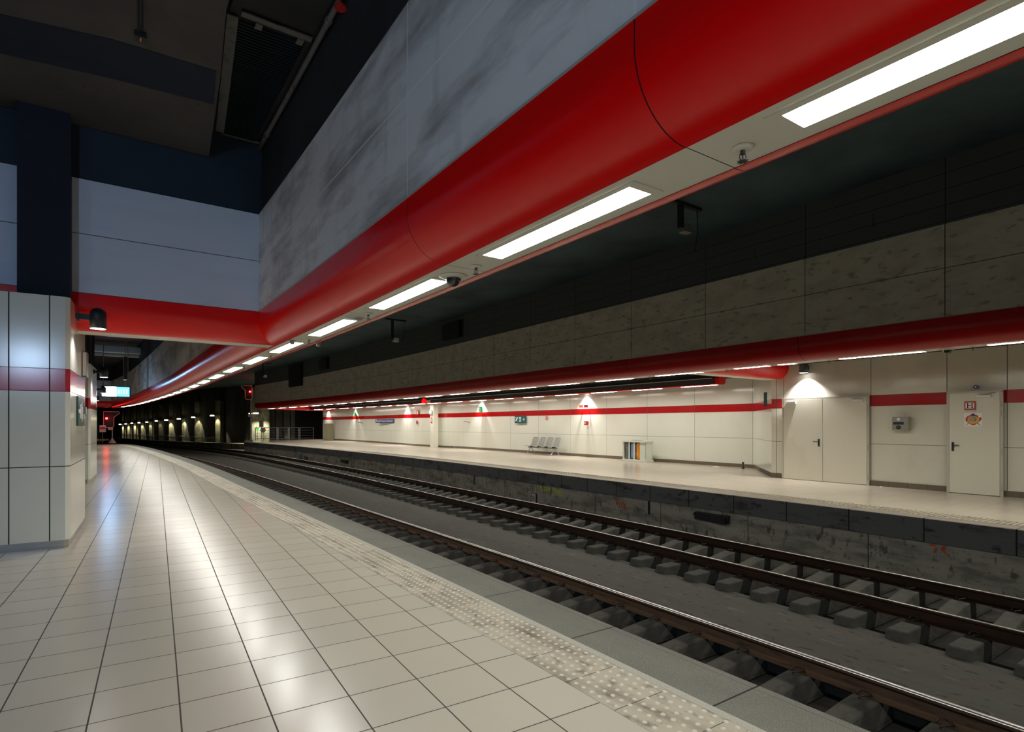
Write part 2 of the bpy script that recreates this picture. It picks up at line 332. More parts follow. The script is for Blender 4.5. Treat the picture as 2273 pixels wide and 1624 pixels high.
def wall_text(mb, txt, size, cx=0, cz=0, x=-.004, sx=1):
    "lettering on a face that looks towards -x of its thing (the tracks, seen from the near platform)"
    vs, fs = text_mesh(txt, size); return mb.add([(x, -(a * sx + cx), b + cz) for a, b, _ in vs], fs)
def wpoly(mb, pts, x=-.004, th=.002):
    "flat shape on a face that looks towards -x: pts are (right, up) as read by the viewer"
    n = len(pts); return mb.add([(x, -a, b) for a, b in pts] + [(x + th, -a, b) for a, b in pts],
        [tuple(range(n))[::-1], tuple(range(n, 2 * n))] + [(i, (i + 1) % n, n + (i + 1) % n, n + i) for i in range(n)])
def wrect(mb, cx, cz, w_, h_, x=-.004): return wpoly(mb, [(cx - w_ / 2, cz - h_ / 2), (cx + w_ / 2, cz - h_ / 2), (cx + w_ / 2, cz + h_ / 2), (cx - w_ / 2, cz + h_ / 2)], x)
ORD = ['first', 'second', 'third', 'fourth', 'fifth', 'sixth', 'seventh', 'eighth', 'ninth', 'tenth', 'eleventh', 'twelfth', 'thirteenth', 'fourteenth', 'fifteenth', 'sixteenth',
       'seventeenth', 'eighteenth', 'nineteenth', 'twentieth', 'twenty-first', 'twenty-second', 'twenty-third', 'twenty-fourth', 'twenty-fifth', 'twenty-sixth', 'twenty-seventh', 'twenty-eighth']

# ================================================================== STRUCTURE
SE_ = 52.3    # end of the near platform
ZR = -.74     # rail head height
ZB = -1.13    # track bed
CEIL = 5.85
# near platform
mb = MB(); sweep(mb, [(-14, 0), (-.905, 0)], -12, SE_, uvf=lambda x, y, z, s, d: grid_uv(x, y)); struct(mb.build('floor', M['tile']))
mb = MB(); sweep(mb, [(-.905, 0), (-.905, .002), (-.492, .002), (-.492, 0)], -12, SE_); struct(mb.build('trim_1', M['tactile']))
mb = MB(); sweep(mb, [(-.49, -.03), (-.49, 0), (-.005, 0), (0, -.008), (0, -.39), (.02, -.39)], -12, SE_, v0=-.03); struct(mb.build('trim_2', M['coping']))
mb = MB(); sweep(mb, [(-.488, .0006), (-.43, .0006)], -12, SE_); struct(mb.build('trim_3', M['grit']))
mb = MB(); sweep(mb, [(-.05, -.39), (-.05, ZB)], -12, SE_); x = struct(mb.build('wall_platform_near', M['block_near']))
mb = MB(); vs = [P3(SE_, -14, 0), P3(SE_, 0, 0), P3(SE_, 0, ZB), P3(SE_, -14, ZB)]; mb.add(vs, [(0, 1, 2, 3)]); struct(mb.build('wall_platform_end', M['block_near']))
# tactile studs: real domes in seven offset rows
mb = MB(); st = .0332; k = 0; s = 2.039 - .0332 * 121
while s < SE_ - .3:
    x0, y0 = W(s, 0); t = heading(s); co, si = math.cos(t), math.sin(t); lod = 10 if s < 6 else (6 if s < 14 else 4)
    for j in range(6):
        if (j + k) % 2: continue
        d = -.515 - j * .0697; cx_, cy_ = x0 + d * co, y0 + d * si; n = lod
        vs = []
        for rr, zz in ((.0145, .002), (.0125, .0055), (.007, .0075)):
            vs += [(cx_ + rr * math.cos(6.2832 * q / n), cy_ + rr * math.sin(6.2832 * q / n), zz) for q in range(n)]
        fs = [(r * n + q, r * n + (q + 1) % n, (r + 1) * n + (q + 1) % n, (r + 1) * n + q) for r in range(2) for q in range(n)] + [tuple(range(2 * n, 3 * n))]
        mb.add(vs, fs)
    s += st; k += 1
struct(mb.build('trim_4', M['stud'], smooth=True))
# track bed and slab between the tracks
mb = MB(); sweep(mb, [(-.1, ZB), (17, ZB)], -12, 100, uvf=lambda x, y, z, s, d: (x, y), st=2); struct(mb.build('floor_track_bed', M['bed']))
mb = MB(); ss = srange(-12, 78, .6); vs = []; uv = []
for s in ss:
    for d, z in ((2.62, -1.1), (2.64, -.945), (3.3, -.965), (rB(s) - .75, -1.02), (rB(s) - .5, -1.035), (rB(s) - .47, -1.1)):
        vs.append(P3(s, d, z)); uv.append((s, d))
mb.add(vs, [(j * 6 + i, j * 6 + i + 1, (j + 1) * 6 + i + 1, (j + 1) * 6 + i) for j in range(len(ss) - 1) for i in range(5)], uv)
struct(mb.build('floor_track_slab', M['slab']))
# far platform
FE = 51.0
def fe(s, e): return far(s) + e
def wall_e(s): return float(np.interp(s, [-12, 7.75, 7.76, 9.85, 20, 30, 31, 35, 45, 54], [4.55, 4.6, 4.62, 7.2, 7.02, 7.12, 6.95, 6.85, 7.9, 8.6]))
ss = sorted(set(srange(-12, 54.5, .6) + [7.75, 9.85]))
mb = MB(); vs = []; uv = []
for s in ss:
    e0 = .78 if s < FE else .78 + (s - FE) * .45
    for e in (e0, wall_e(s) + .02): vs.append(P3(s, fe(s, e), 0)); uv.append((s, e))
mb.add(vs, [(2 * j, 2 * j + 1, 2 * j + 3, 2 * j + 2) for j in range(len(ss) - 1)], uv)
vs = [P3(54.5, fe(54.5, 2.3), 0), P3(54.5, fe(54.5, 10), 0), P3(58, fe(58, 11.5), 0), P3(58, fe(58, 3.2), 0)]; mb.add(vs, [(0, 1, 2, 3)], [(0, 0), (0, 8), (3.5, 8), (3.5, 0)])
struct(mb.build('floor_platform_far', M['tile_far']))
mb = MB(); sweep(mb, [(.33, 0), (.33, .003), (.78, .003), (.78, 0)], -12, FE, far); struct(mb.build('trim_5', M['tactile']))
mb = MB(); s = -2
while s < 30:   # ribbed guidance studs of the far strip
    for j in range(6):
        x, y = W(s, fe(s, .4 + j * .066)); mb.box((x, y, .005), (.045, .03, .008), heading(s))
    s += .075
struct(mb.build('trim_6', M['stud_far']))
mb = MB(); sweep(mb, [(0, -.01), (.01, 0), (.33, 0)], -12, FE, far)
mb.add([P3(FE, fe(FE, 0), 0), P3(FE, fe(FE, .78), 0), P3(58, fe(58, 3.4), 0), P3(58, fe(58, 2.8), 0)], [(0, 1, 2, 3)]); struct(mb.build('trim_7', M['coping_far']))
mb = MB(); sweep(mb, [(0, -.01), (0, -.39), (.04, -.392)], -12, FE, far)
mb.add([P3(FE, fe(FE, 0), 0), P3(FE, fe(FE, 0), -.39), P3(58, fe(58, 2.8), -.39), P3(58, fe(58, 2.8), 0)], [(0, 1, 2, 3)], [(0, 0), (0, .4), (6, .4), (6, 0)]); struct(mb.build('trim_8', M['block']))
mb = MB(); sweep(mb, [(.04, -.39), (.04, ZB)], -12, FE, far)
mb.add([P3(FE, fe(FE, .04), -.39), P3(FE, fe(FE, .04), ZB), P3(58, fe(58, 2.8), ZB), P3(58, fe(58, 2.8), -.39)], [(0, 1, 2, 3)], [(0, 0), (0, .7), (6, .7), (6, 0)]); struct(mb.build('wall_platform_far', M['stained']))
# panelled wall behind the far platform
def wallstrip(mb, s0, s1, z0, z1, off=0., extra=()):
    ss = sorted(set(srange(s0, s1, .6) + list(extra))); vs = []; uv = []
    for s in ss:
        for z in (z0, z1): vs.append(P3(s, fe(s, wall_e(s) + off), z)); uv.append((s, z))
    mb.add(vs, [(2 * j, 2 * j + 1, 2 * j + 3, 2 * j + 2) for j in range(len(ss) - 1)], uv)
WT = 3.18
mb = MB(); wallstrip(mb, -12, 7.75, 0, WT); struct(mb.build('wall_right', M['white_panel_b']))
mb = MB(); wallstrip(mb, 7.75, 54, 0, WT, extra=(9.85,)); struct(mb.build('wall_right_back', M['white_panel']))
mb = MB(); wallstrip(mb, -12, 54, WT, CEIL, .03, (7.75, 9.85)); struct(mb.build('wall_right_upper', M['black_wall']))
for a, b, nm in ((-12, 2.6, 'a'), (3.7, 5.18, 'b'), (7.42, 54, 'c')):
    mb = MB(); wallstrip(mb, a, b, 0, .125, -.015, (7.75, 9.85)); 
    struct(mb.build('baseboard_right_' + nm, M['skirt']))
mb = MB(); mb.add([P3(54, fe(54, 8.6), 0), P3(54, fe(54, 8.6), CEIL), P3(54, fe(54, 16), CEIL), P3(54, fe(54, 16), 0)], [(0, 1, 2, 3)]); struct(mb.build('wall_right_end', M['tunnel_dark']))
# back and left closing walls, ceilings
mb = MB(); mb.add([P3(-12, -14, ZB), P3(-12, 13, ZB), P3(-12, 13, CEIL), P3(-12, -14, CEIL)], [(0, 1, 2, 3)]); struct(mb.build('wall_back', M['tunnel_dark']))
mb = MB(); sweep(mb, [(-9.5, 0), (-9.5, CEIL)], -12, SE_, st=2); struct(mb.build('wall_left', M['tunnel_dark']))
mb = MB(); sweep(mb, [(-.2, CEIL), (20, CEIL)], -12, 100, st=2, uvf=lambda x, y, z, s, d: (x, y)); struct(mb.build('ceiling', M['dark_ceil']))
mb = MB(); sweep(mb, [(-14, CEIL + .02), (-1.2, CEIL + .02)], 9.2, 100, st=2); sweep(mb, [(-2.1, CEIL + .02), (-1.2, CEIL + .02)], -12, 9.2)
struct(mb.build('ceiling_vent_bay', M['black_wall']))
# the brown slab above the near platform, its edge and painted stripe
mb = MB(); ss = [-12, -6, 0, 4.75, 6, 8.2]; de = [-2.22, -2.22, -2.22, -2.22, -2.1, -1.93]; vs = []
for s, d in zip(ss, de): vs += [P3(s, -14, 5.47), P3(s, d, 5.47), P3(s, d, CEIL + .02)]
f = []
for j in range(len(ss) - 1):
    a = 3 * j; f += [(a, a + 1, a + 4, a + 3), (a + 1, a + 2, a + 5, a + 4)]
mb.add(vs, f); struct(mb.build('ceiling_slab', M['brown_ceil']))
# wall strips above the beams
mb = MB(); sweep(mb, [(-1.19, 4.8), (-1.19, CEIL)], -12, SE_); struct(mb.build('wall_above_near_beam', M['black_wall']))
mb = MB(); sweep(mb, [(-.25, 4.8), (-.25, CEIL)], -12, SE_); struct(mb.build('wall_above_near_beam_outer', M['black_wall']))
mb = MB(); sweep(mb, [(.28, 4.74), (.28, CEIL)], -12, 49.3, far); struct(mb.build('wall_above_far_beam', M['dark_block']))
# ================================================================== BEAMS
def arc(c, r, a0, a1, n=12): return [(c[0] + r * math.cos(R(a0 + (a1 - a0) * i / n)), c[1] + r * math.sin(R(a0 + (a1 - a0) * i / n))) for i in range(n + 1)]
RR = .34; Z0 = 2.8; Z1 = Z0 + RR; Z2 = 3.26; Z3 = 4.77
def beam(name, label, dc0, dc1, s0, s1, dfun, gtrack, gplat, rm=None):
    b = thing(name, label, 'beam', P3((s0 + s1) / 2, dfun(0) + (dc0 + dc1) / 2, Z0))
    for side, d0, sg, gm in (('l', dc0, -1, gplat), ('r', dc1, 1, gtrack)):
        pr = [(d0 + sg * .0, Z0)] + [(d0 + sg * (RR * math.sin(R(a))), Z0 + RR - RR * math.cos(R(a))) for a in range(6, 91, 6)] + [(d0 + sg * RR, Z2)]
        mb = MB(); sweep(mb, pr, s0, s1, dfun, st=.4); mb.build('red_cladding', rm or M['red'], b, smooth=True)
        mb = MB(); sweep(mb, [(d0 + sg * (RR - .004), Z2 + .006), (d0 + sg * (RR - .004), Z3), (d0 + sg * (RR - .1), Z3)], s0, s1, dfun)
        mb.build('grey_cladding', gm, b)
    for d0, sg in ((dc0, -1), (dc1, 1)):
        mb = MB(); sweep(mb, [(d0 + sg * (RR - .01), Z2 + .012), (d0 + sg * (RR + .006), Z2 + .012), (d0 + sg * (RR + .006), Z2), (d0 + sg * (RR - .01), Z2)], s0, s1, dfun); mb.build('edge_strip', M['ltgrey'], b)
    mb = MB(); sweep(mb, [(dc0, Z0 + .003), (dc1, Z0 + .003)], s0, s1, dfun, st=.4); mb.build('soffit_panel', M['soffit'], b)
    return b
beam('ceiling_beam', 'long curving red and grey ceiling beam running above the near platform edge', -.905, -.533, -11.5, SE_ - .2, lambda s: 0., M['grey'], M['grey'])
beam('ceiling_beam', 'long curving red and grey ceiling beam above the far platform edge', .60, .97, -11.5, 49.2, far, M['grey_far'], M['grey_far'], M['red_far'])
def crossbeam(name, label, sc, d0, d1, dfun, upper, mred, rounded=False, rot=0.):
    b = thing(name, label, 'beam', P3(sc, dfun(sc) + (d0 + d1) / 2, Z0)); t = heading(sc) + rot; o = Vector(P3(sc, dfun(sc), 0))
    nx = Vector((math.cos(t), math.sin(t), 0)); tx = Vector((-math.sin(t), math.cos(t), 0))
    fn = lambda a, z, d: tuple(o + nx * d + tx * a + Vector((0, 0, z)))
    hw = .186
    for sg in (-1, 1):
        pr = [(sg * (hw + RR * math.sin(R(a))), Z0 + RR - RR * math.cos(R(a))) for a in range(0, 91, 6)] + [(sg * (hw + RR), Z2)]
        mb = MB(); n = len(pr)
        st = [d0, d1]; vs = [fn(a, z, d) for d in st for a, z in pr]
        mb.add(vs, [(i, i + 1, n + i + 1, n + i) for i in range(n - 1)])
        mb.build('red_cladding', mred, b, smooth=True)
        if upper:
            mb = MB(); mb.add([fn(sg * (hw + RR - .004), z, d) for d in st for z in (Z2 + .006, Z3)], [(0, 1, 3, 2)]); mb.build('grey_cladding', M['blue_lit_grey'], b)
            mb = MB(); mb.add([fn(sg * (hw + RR - .03), z, d) for d in st for z in (Z3, CEIL + .02)], [(0, 1, 3, 2)]); mb.build('painted_upstand', M['navy'], b)
    mb = MB(); mb.add([fn(a, Z0 + .003, d) for d in st for a in (-hw, hw)], [(0, 1, 3, 2)]); mb.build('soffit_panel', M['cream_plain'], b)
    if not upper:
        mb = MB(); mb.add([fn(a, Z2, d) for d in st for a in (-hw - RR, hw + RR)], [(0, 1, 3, 2)]); mb.build('top_panel', M['black_wall'], b)
    if rounded:   # closed end
        mb = MB(); pr = [(-(hw + RR * math.sin(R(a))), Z0 + RR - RR * math.cos(R(a))) for a in range(0, 91, 6)]; pr = pr[::-1] + [(-x, z) for x, z in pr] 
        pr = [(-(hw + RR), Z2)] + pr + [(hw + RR, Z2)]; mb.add([fn(a, z, d1) for a, z in pr], [tuple(range(len(pr)))]); mb.build('end_cap', mred, b)
    return b
PS = [7.66 + 9.38 * k for k in range(5)]
SC1 = PS[0] + .55 + RR + .186
crossbeam('cross_beam', 'short red and grey cross beam joining the nearest white pillar to the long beam', SC1, -9.4, -.93, lambda s: 0., True, M['red_plain'])
crossbeam('cross_beam', 'small distant red cross beam above the end of the near platform', SE_ - .8, -9.4, -1.2, lambda s: 0., True, M['red_plain'])
crossbeam('cross_beam', 'red cross beam meeting the far wall beside the double door', 7.75, .7, 4.62, far, False, M['red_plain'], True)
crossbeam('cross_beam', 'distant red cross beam at the far end of the opposite platform', 48.3, .7, 9.4, far, False, M['red_plain'], True, .45)
# dark concrete column heads standing on the pillars
def column_head(k, s0):
    b = MB(); sc = s0 + .6; x, y = W(sc, -3.79 + .07 * k)
    o = tag(b.box((0, 0, 0), (.52, .7, CEIL - 3.02)).build('concrete_column', M['black_wall'] if k else M['navy_stripe'], loc=(x, y, 3.02 + (CEIL - 3.02) / 2), rz=heading(sc)), 
        ('dark blue concrete column rising from the nearest white pillar to the ceiling' if k == 0 else 'dark concrete column rising from the %s white pillar to the ceiling' % ORD[k]), 'column', 'dark columns above the white pillars')
for k, s0 in enumerate(PS): column_head(k, s0)

# ================================================================== PILLARS
def pillar(k, s0):
    L = 1.97; d1 = -3.42 + .07 * k; d0 = d1 - 1.95; H = 3.09; ch = .045
    b = thing('platform_pillar', ['nearest wide white panelled pillar with red band at the left', 'second white panelled pillar, just behind the nearest one', 'third white panelled pillar down the near platform',
        'fourth narrow looking white pillar down the near platform', 'farthest white pillar near the end of the near platform'][k], 'pillar', P3(s0 + L / 2, (d0 + d1) / 2, 0), 0, 'white panelled pillars along the near platform')
    q = lambda s, d, z: P3(s + .06 * (d1 - d), d - .056 * (s0 + L - s) * (1 if d > d0 + .5 else 0), z)
    mb = MB(); mb.add([q(s0, d, z) for d in (d1 - ch, d0) for z in (.1, H)], [(0, 1, 3, 2)], [(u, z) for u in (0, d1 - ch - d0) for z in (.1, H)])
    mb.add([q(s0, d1 - ch, .1), q(s0, d1 - ch, H), q(s0 + ch, d1, H), q(s0 + ch, d1, .1)], [(0, 1, 2, 3)], [(.05, .1), (.05, H), (.1, H), (.1, .1)])
    mb.build('front_cladding', M['pillar'], b)
    mb = MB(); mb.add([q(s, d1, z) for s in (s0 + ch, s0 + L) for z in (.1, H)], [(0, 1, 3, 2)], [(u, z) for u in (0, L - .04) for z in (.1, H)])
    mb.add([q(s0 + L, d, z) for d in (d1, d0) for z in (.1, H)], [(0, 1, 3, 2)], [(u + .3, z) for u in (0, .5) for z in (.1, H)])
    mb.add([q(s, d0, z) for s in (s0, s0 + L) for z in (.1, H)], [(0, 1, 3, 2)], [(u + .3, z) for u in (0, .5) for z in (.1, H)])
    mb.build('side_cladding', M['pillar_side'], b)
    mb = MB(); mb.add([q(s0, d0, H), q(s0, d1 - ch, H), q(s0 + ch, d1, H), q(s0 + L, d1, H), q(s0 + L, d0, H)], [(0, 1, 2, 3, 4)]); mb.build('top_panel', M['cream_plain'], b)
    i = .02; pl = [(s0 + i, d0 + i), (s0 + i, d1 - ch - i), (s0 + ch + i, d1 - i), (s0 + L - i, d1 - i), (s0 + L - i, d0 + i)]
    mb = MB(); mb.prism(pl, lambda a, c, t: q(a, c, t), 0, .1); mb.build('steel_kick_plate', M['steel'], b)
for k, s0 in enumerate(PS): pillar(k, s0)

# ================================================================== LAMPS IN THE BEAMS
def lamp_proto(name, label, lm, group, w_=.17, l=1.5):
    t = thing(name, label, 'ceiling light', (0, 0, 0), 0, group)
    mb = MB(); a, c = w_ / 2, l / 2; A, B_ = a + .035, c + .06
    vs = [(-A, -B_, 0), (A, -B_, 0), (A, B_, 0), (-A, B_, 0), (-a, -c, 0), (a, -c, 0), (a, c, 0), (-a, c, 0)]
    vs = [(x, y, -.004) for x, y, z in vs] + [(x, y, .001) for x, y, z in vs]
    fs = []
    for i in range(4):
        j = (i + 1) % 4; fs += [(i, j, j + 4, i + 4), (i, i + 8, j + 8, j), (i + 4, j + 4, j + 12, i + 12)]
    mb.add(vs, fs); LP(mb, 'frame', M['cream_plain'], t)
    mb = MB(); mb.add([(-a, -c, -.002), (a, -c, -.002), (a, c, -.002), (-a, c, -.002)], [(0, 3, 2, 1)]); LP(mb, 'diffuser', lm, t)
    return t
PER = 2.36
proto = lamp_proto('ceiling_light', '', M['lamp'], 'lit panels in the near beam')
first = True
n = 0
for k in range(-5, 22):
    s = 1.62 + PER * k
    if s > SE_ - 1.2: break
    if k >= -1: n += 1; lab = '%s lit ceiling panel along the near red beam, counted from the camera' % ORD[n - 1]
    else: lab = 'lit ceiling panel in the near red beam, behind the camera'
    if first: o = proto; first = False; o.location = P3(s, -.725, Z0); o.rotation_euler = (0, 0, heading(s)); o['label'] = lab
    else: dup(proto, P3(s, -.725, Z0), heading(s), lab)
proto = lamp_proto('ceiling_light', '', M['lamp_far'], 'lit panels in the far beam', .14, 1.42)
first = True; n = 0
for k in range(-4, 24):
    s = 3.49 + 2.29 * (k - 1); e = .83
    if s > 48.6: break
    if k >= 0: n += 1; lab = '%s lit panel under the far red beam, counted from the right edge' % ORD[n - 1]
    else: lab = 'lit panel under the far red beam, beyond the right edge'
    if first: o = proto; first = False; o.location = P3(s, fe(s, e), Z0); o.rotation_euler = (0, 0, heading(s)); o['label'] = lab
    else: dup(proto, P3(s, fe(s, e), Z0), heading(s), lab)
# sprinklers
def sprinkler_proto():
    t = thing('sprinkler', '', 'sprinkler', (0, 0, 0))
    LP(MB().lathe([(.05, 0), (.05, -.004), (.03, -.012), (.012, -.013)]), 'escutcheon', M['cream_plain'], t, smooth=True)
    mb = MB().cyl((0, 0, -.01), (0, 0, -.03), .011, n=10)
    for sx in (-1, 1): mb.tube([(sx * .011, 0, -.028), (sx * .016, 0, -.045), (sx * .004, 0, -.062)], .0025, 5)
    mb.cyl((0, 0, -.03), (0, 0, -.06), .003, n=6); LP(mb, 'sprinkler_frame', M['black'], t)
    mb = MB()
    mb.cyl((0, 0, -.062), (0, 0, -.065), .02, n=12)
    for q in range(8): mb.box((.022 * math.cos(q * .785), .022 * math.sin(q * .785), -.0635), (.01, .006, .002), q * .785)
    LP(mb, 'deflector', M['black'], t); return t
sp = sprinkler_proto(); first = True; n = 0
for k in range(0, 14):
    s = .27 + 2.4 * k; n += 1; lab = '%s small sprinkler under the near red beam, counted from the camera' % ORD[n - 1]
    if first: sp.location = P3(s, -.69, Z0); sp['label'] = lab; sp['group'] = 'sprinklers under the near beam'; first = False
    else: dup(sp, P3(s, -.69, Z0), heading(s), lab, 'sprinklers under the near beam')
n = 0
for k in range(0, 13):
    s = 2.1 + 2.29 * k
    n += 1; dup(sp, P3(s, fe(s, .8), Z0), heading(s), '%s tiny sprinkler under the far red beam, counted from the right' % ORD[n - 1], 'sprinklers under the far beam')
# dome cameras and loudspeakers
def dome(label, s, d):
    t = at('dome_camera', label, 'security camera', s, d, Z0)
    LP(MB().lathe([(.125, 0), (.125, -.006), (.1, -.012), (.065, -.02)], n=28), 'mounting_ring', M['cream_plain'], t, smooth=True)
    LP(MB().lathe([(.066, -.012), (.066, -.03), (.06, -.055), (.045, -.075), (.02, -.088), (.002, -.09)], n=24), 'dome', M['glass'], t, smooth=True)
dome('dark dome camera under the near beam between the third and fourth light panels', 3.05, -.69)
dome('small dome camera under the far beam above the closed single door', 2.45, fe(2.45, .8))
for lab, s, d in (('round perforated ceiling speaker in the near beam beside a light panel', 5.42, -.73), ('round ceiling speaker in the far beam near the double door', 5.55, fe(5.55, .82))):
    t = at('ceiling_speaker', lab, 'speaker', s, d, Z0)
    LP(MB().lathe([(.12, 0), (.12, -.006), (.1, -.008)], n=28), 'rim', M['cream_plain'], t, smooth=True)
    LP(MB().lathe([(.1, -.002), (.1, -.009), (.002, -.011)], n=28), 'speaker_grille', M['galv'], t, smooth=True)
for lab, s, d in (('grey box camera hanging from the near beam beside the fifth light panel', 7.8, -.45), ('small grey sensor under the near beam beside the fifth light panel', 7.75, -.86)):
    t = at('hanging_sensor', lab, 'sensor', s, d, Z0)
    LP(MB().lathe([(.05, 0), (.05, -.006), (.012, -.01)]), 'bracket', M['galv'], t); LP(MB().lathe([(.03, -.008), (.033, -.05), (.02, -.062), (.002, -.062)]), 'body', M['seat'], t)

# ================================================================== TRACKS
RP = [(-.075, -.172), (-.075, -.162), (-.03, -.15), (-.009, -.14), (-.009, -.05), (-.034, -.036), (-.036, -.014), (-.03, -.007), (.03, -.007), (.036, -.014), (.034, -.036), (.009, -.05), (.009, -.14), (.03, -.15), (.075, -.162), (.075, -.172)]
def rail(label, dfun, m, pm):
    r = thing('rail', label, 'rail', P3(10, dfun(10), ZR - .172), 0, 'steel running rails')
    mb = MB(); sweep(mb, [(d, ZR + z) for d, z in RP], -9, 78, dfun, closed=True, caps=True); mb.build('rail_body', m, r)
    mb = MB(); sweep(mb, [(-.0345, ZR - .013), (-.031, ZR - .007), (-.024, ZR - .0025), (-.012, ZR), (.012, ZR), (.024, ZR - .0025), (.031, ZR - .007), (.0345, ZR - .013)], -9, 78, dfun); mb.build('running_surface', pm, r, smooth=True)
rail('nearest steel rail with bright polished top, next to the near platform', lambda s: 2.48, M['rail'], M['polish'])
rail('rusty rail hidden close under the near platform edge', lambda s: .975, M['rail_dark'], M['polish_dull'])
rail('middle rusty rail with concrete blocks along its near side', rB, M['rail_dark'], M['polish_dull'])
rail('farthest dark rail below the opposite platform wall', lambda s: rB(s) + 1.505, M['rail_dark'], M['polish_dull'])
def sleeper_proto(m, label, group, hl, dip=1.):
    t = thing('railway_sleeper', label, 'sleeper', (0, 0, 0), 0, group); mb = MB()
    st = [(-hl, -.012), (-hl + .02, 0), (-.62, 0), (-.5, -.008), (-.36, -.028), (-.16, -.062), (0, -.07), (.16, -.062), (.36, -.028), (.5, -.008), (.62, 0), (hl - .02, 0), (hl, -.012)]
    st = [(x, z * dip if 0 < i < len(st) - 1 else z) for i, (x, z) in enumerate(st)]; vs = []
    for i, (x, z) in enumerate(st):
        e = .02 if i in (0, len(st) - 1) else 0
        for y, zz in ((-.15, -.2), (-.145, -.16), (-.112 + e, z - .012), (-.1 + e, z), (.1 - e, z), (.112 - e, z - .012), (.145, -.16), (.15, -.2)): vs.append((x, y, min(zz, z)))
    n = 8; fs = [(j * n + i, (j + 1) * n + i, (j + 1) * n + i + 1, j * n + i + 1) for j in range(len(st) - 1) for i in range(7)] + [tuple(range(8)), tuple(range(len(vs) - 8, len(vs)))[::-1]]
    mb.add(vs, fs); LP(mb, 'sleeper_block', m, t)
    return t
def clip_mesh():
    mb = MB(); pts = [(.0, .05, .02), (.03, .045, .045), (.055, .02, .05), (.06, -.015, .035), (.03, -.04, .028), (-.01, -.035, .038), (-.035, -.005, .034), (-.05, .015, .016)]
    mb.tube([(a * 1.25, b * 1.2, c * 1.15) for a, b, c in pts], .009, 6)
    return mb
clip0 = clip_mesh().build('rail_clip', M['clip'], loc=(0, 0, 0), smooth=True); clip_data = clip0.data; bpy.data.objects.remove(clip0)
def sleepers(dfun, m, label, group, clips, hl, s00, dip=1.):
    proto = sleeper_proto(m, label, group, hl, dip); k = 0; s = s00
    while s < 70:
        o = proto if k == 0 else None
        loc = P3(s, dfun(s), ZR - .176); rz = heading(s)
        if k == 0: proto.location = loc; proto.rotation_euler = (0, 0, rz); o = proto; base = proto.children[0]
        else:
            o = proto.copy(); C.objects.link(o); o.location = loc; o.rotation_euler = (0, 0, rz + random.uniform(-.006, .006)); c = base.copy(); C.objects.link(c); c.parent = o
        if -1.5 < s < 30:
            for cx_, fl in clips:
                c = bpy.data.objects.new('rail_clip', clip_data); C.objects.link(c); c.parent = o; c.location = (cx_, 0, 0); c.rotation_euler = (0, 0, fl)
        s += .6 if s < 60 else .6; k += 1
sleepers(lambda s: 1.73, M['sleeper_dark'], 'sooty concrete sleeper under the track next to the near platform', 'sleepers of the near track', [(.75 - .105, 0)], 1.28, -1.9, .5)
sleepers(lambda s: rB(s) + .7525, M['sleeper'], 'grey concrete sleeper with a block end under the far track', 'sleepers of the far track', [(-.7525 + .105, math.pi), (.7525 - .105, 0), (-.7525 - .105, 0)], 1.36, -1.94)
# ================================================================== FAR SIDE: light troughs, downlights
def trough(label, s0, s1, lamp_s, e=5.6):
    t = thing('hanging_light_trough', label, 'light trough', P3((s0 + s1) / 2, fe((s0 + s1) / 2, e), 2.85), 0, 'hanging light troughs over the far platform')
    pr = [(-.13, 2.86), (-.10, 2.845), (.10, 2.845)] + [(.10 + .14 * math.sin(R(a)), 2.985 - .14 * math.cos(R(a))) for a in (30, 60, 90)] + [(.24, 3.0), (.2, 3.12), (.05, 3.2), (-.05, 3.2), (-.14, 3.05)]
    mb = MB(); sweep(mb, pr, s0, s1, lambda s: fe(s, e), closed=True, caps=True, st=.8); mb.build('trough_body', M['red_plain'], t)
    mb = MB(); sweep(mb, [(-.143, 2.88), (-.15, 3.05), (-.06, 3.205)], s0 + .15, s1 - .1, lambda s: fe(s, e), st=.8); mb.build('dark_side_cover', M['charcoal'], t)
    mb = MB(); sweep(mb, [(-.165, 3.06), (-.165, 3.085), (-.145, 3.085), (-.145, 3.06)], s0 + .25, s1 - .2, lambda s: fe(s, e), closed=True, caps=True, st=.8); mb.build('cable_rail', M['tube_dim'], t)
    for s in lamp_s:
        mb = MB(); sweep(mb, [(-.07, 2.842), (.07, 2.842)], s - .72, s + .72, lambda s: fe(s, e), st=.8); mb.build('lit_diffuser', M['lamp_far'], t)
    mb = MB()
    s = s0 + 1
    while s < s1:
        mb.cyl(P3(s, fe(s, e), 3.18), P3(s, fe(s, e), CEIL), .012, n=6); s += 3.0
    tag(mb.build('hanger_rods', M['black'], t), kind='stuff')
trough('long hanging light trough with red underside, right part along the far wall', 10.05, 30.4, [10.95 + 2.4 * k for k in range(9)])
trough('long hanging light trough with red underside, left part along the far wall', 31.5, 52.3, [32.1 + 2.4 * k for k in range(9)])
def spot(loc, rz, power, size=70, blend=.6, col=(1, .96, .93)):
    l = bpy.data.lights.new('spot', 'SPOT'); l.energy = power; l.spot_size = R(size); l.spot_blend = blend; l.shadow_soft_size = .04; l.color = col
    o = bpy.data.objects.new('downlight_lamp', l); C.objects.link(o); o.location = loc; o.rotation_euler = (0, 0, rz); return o
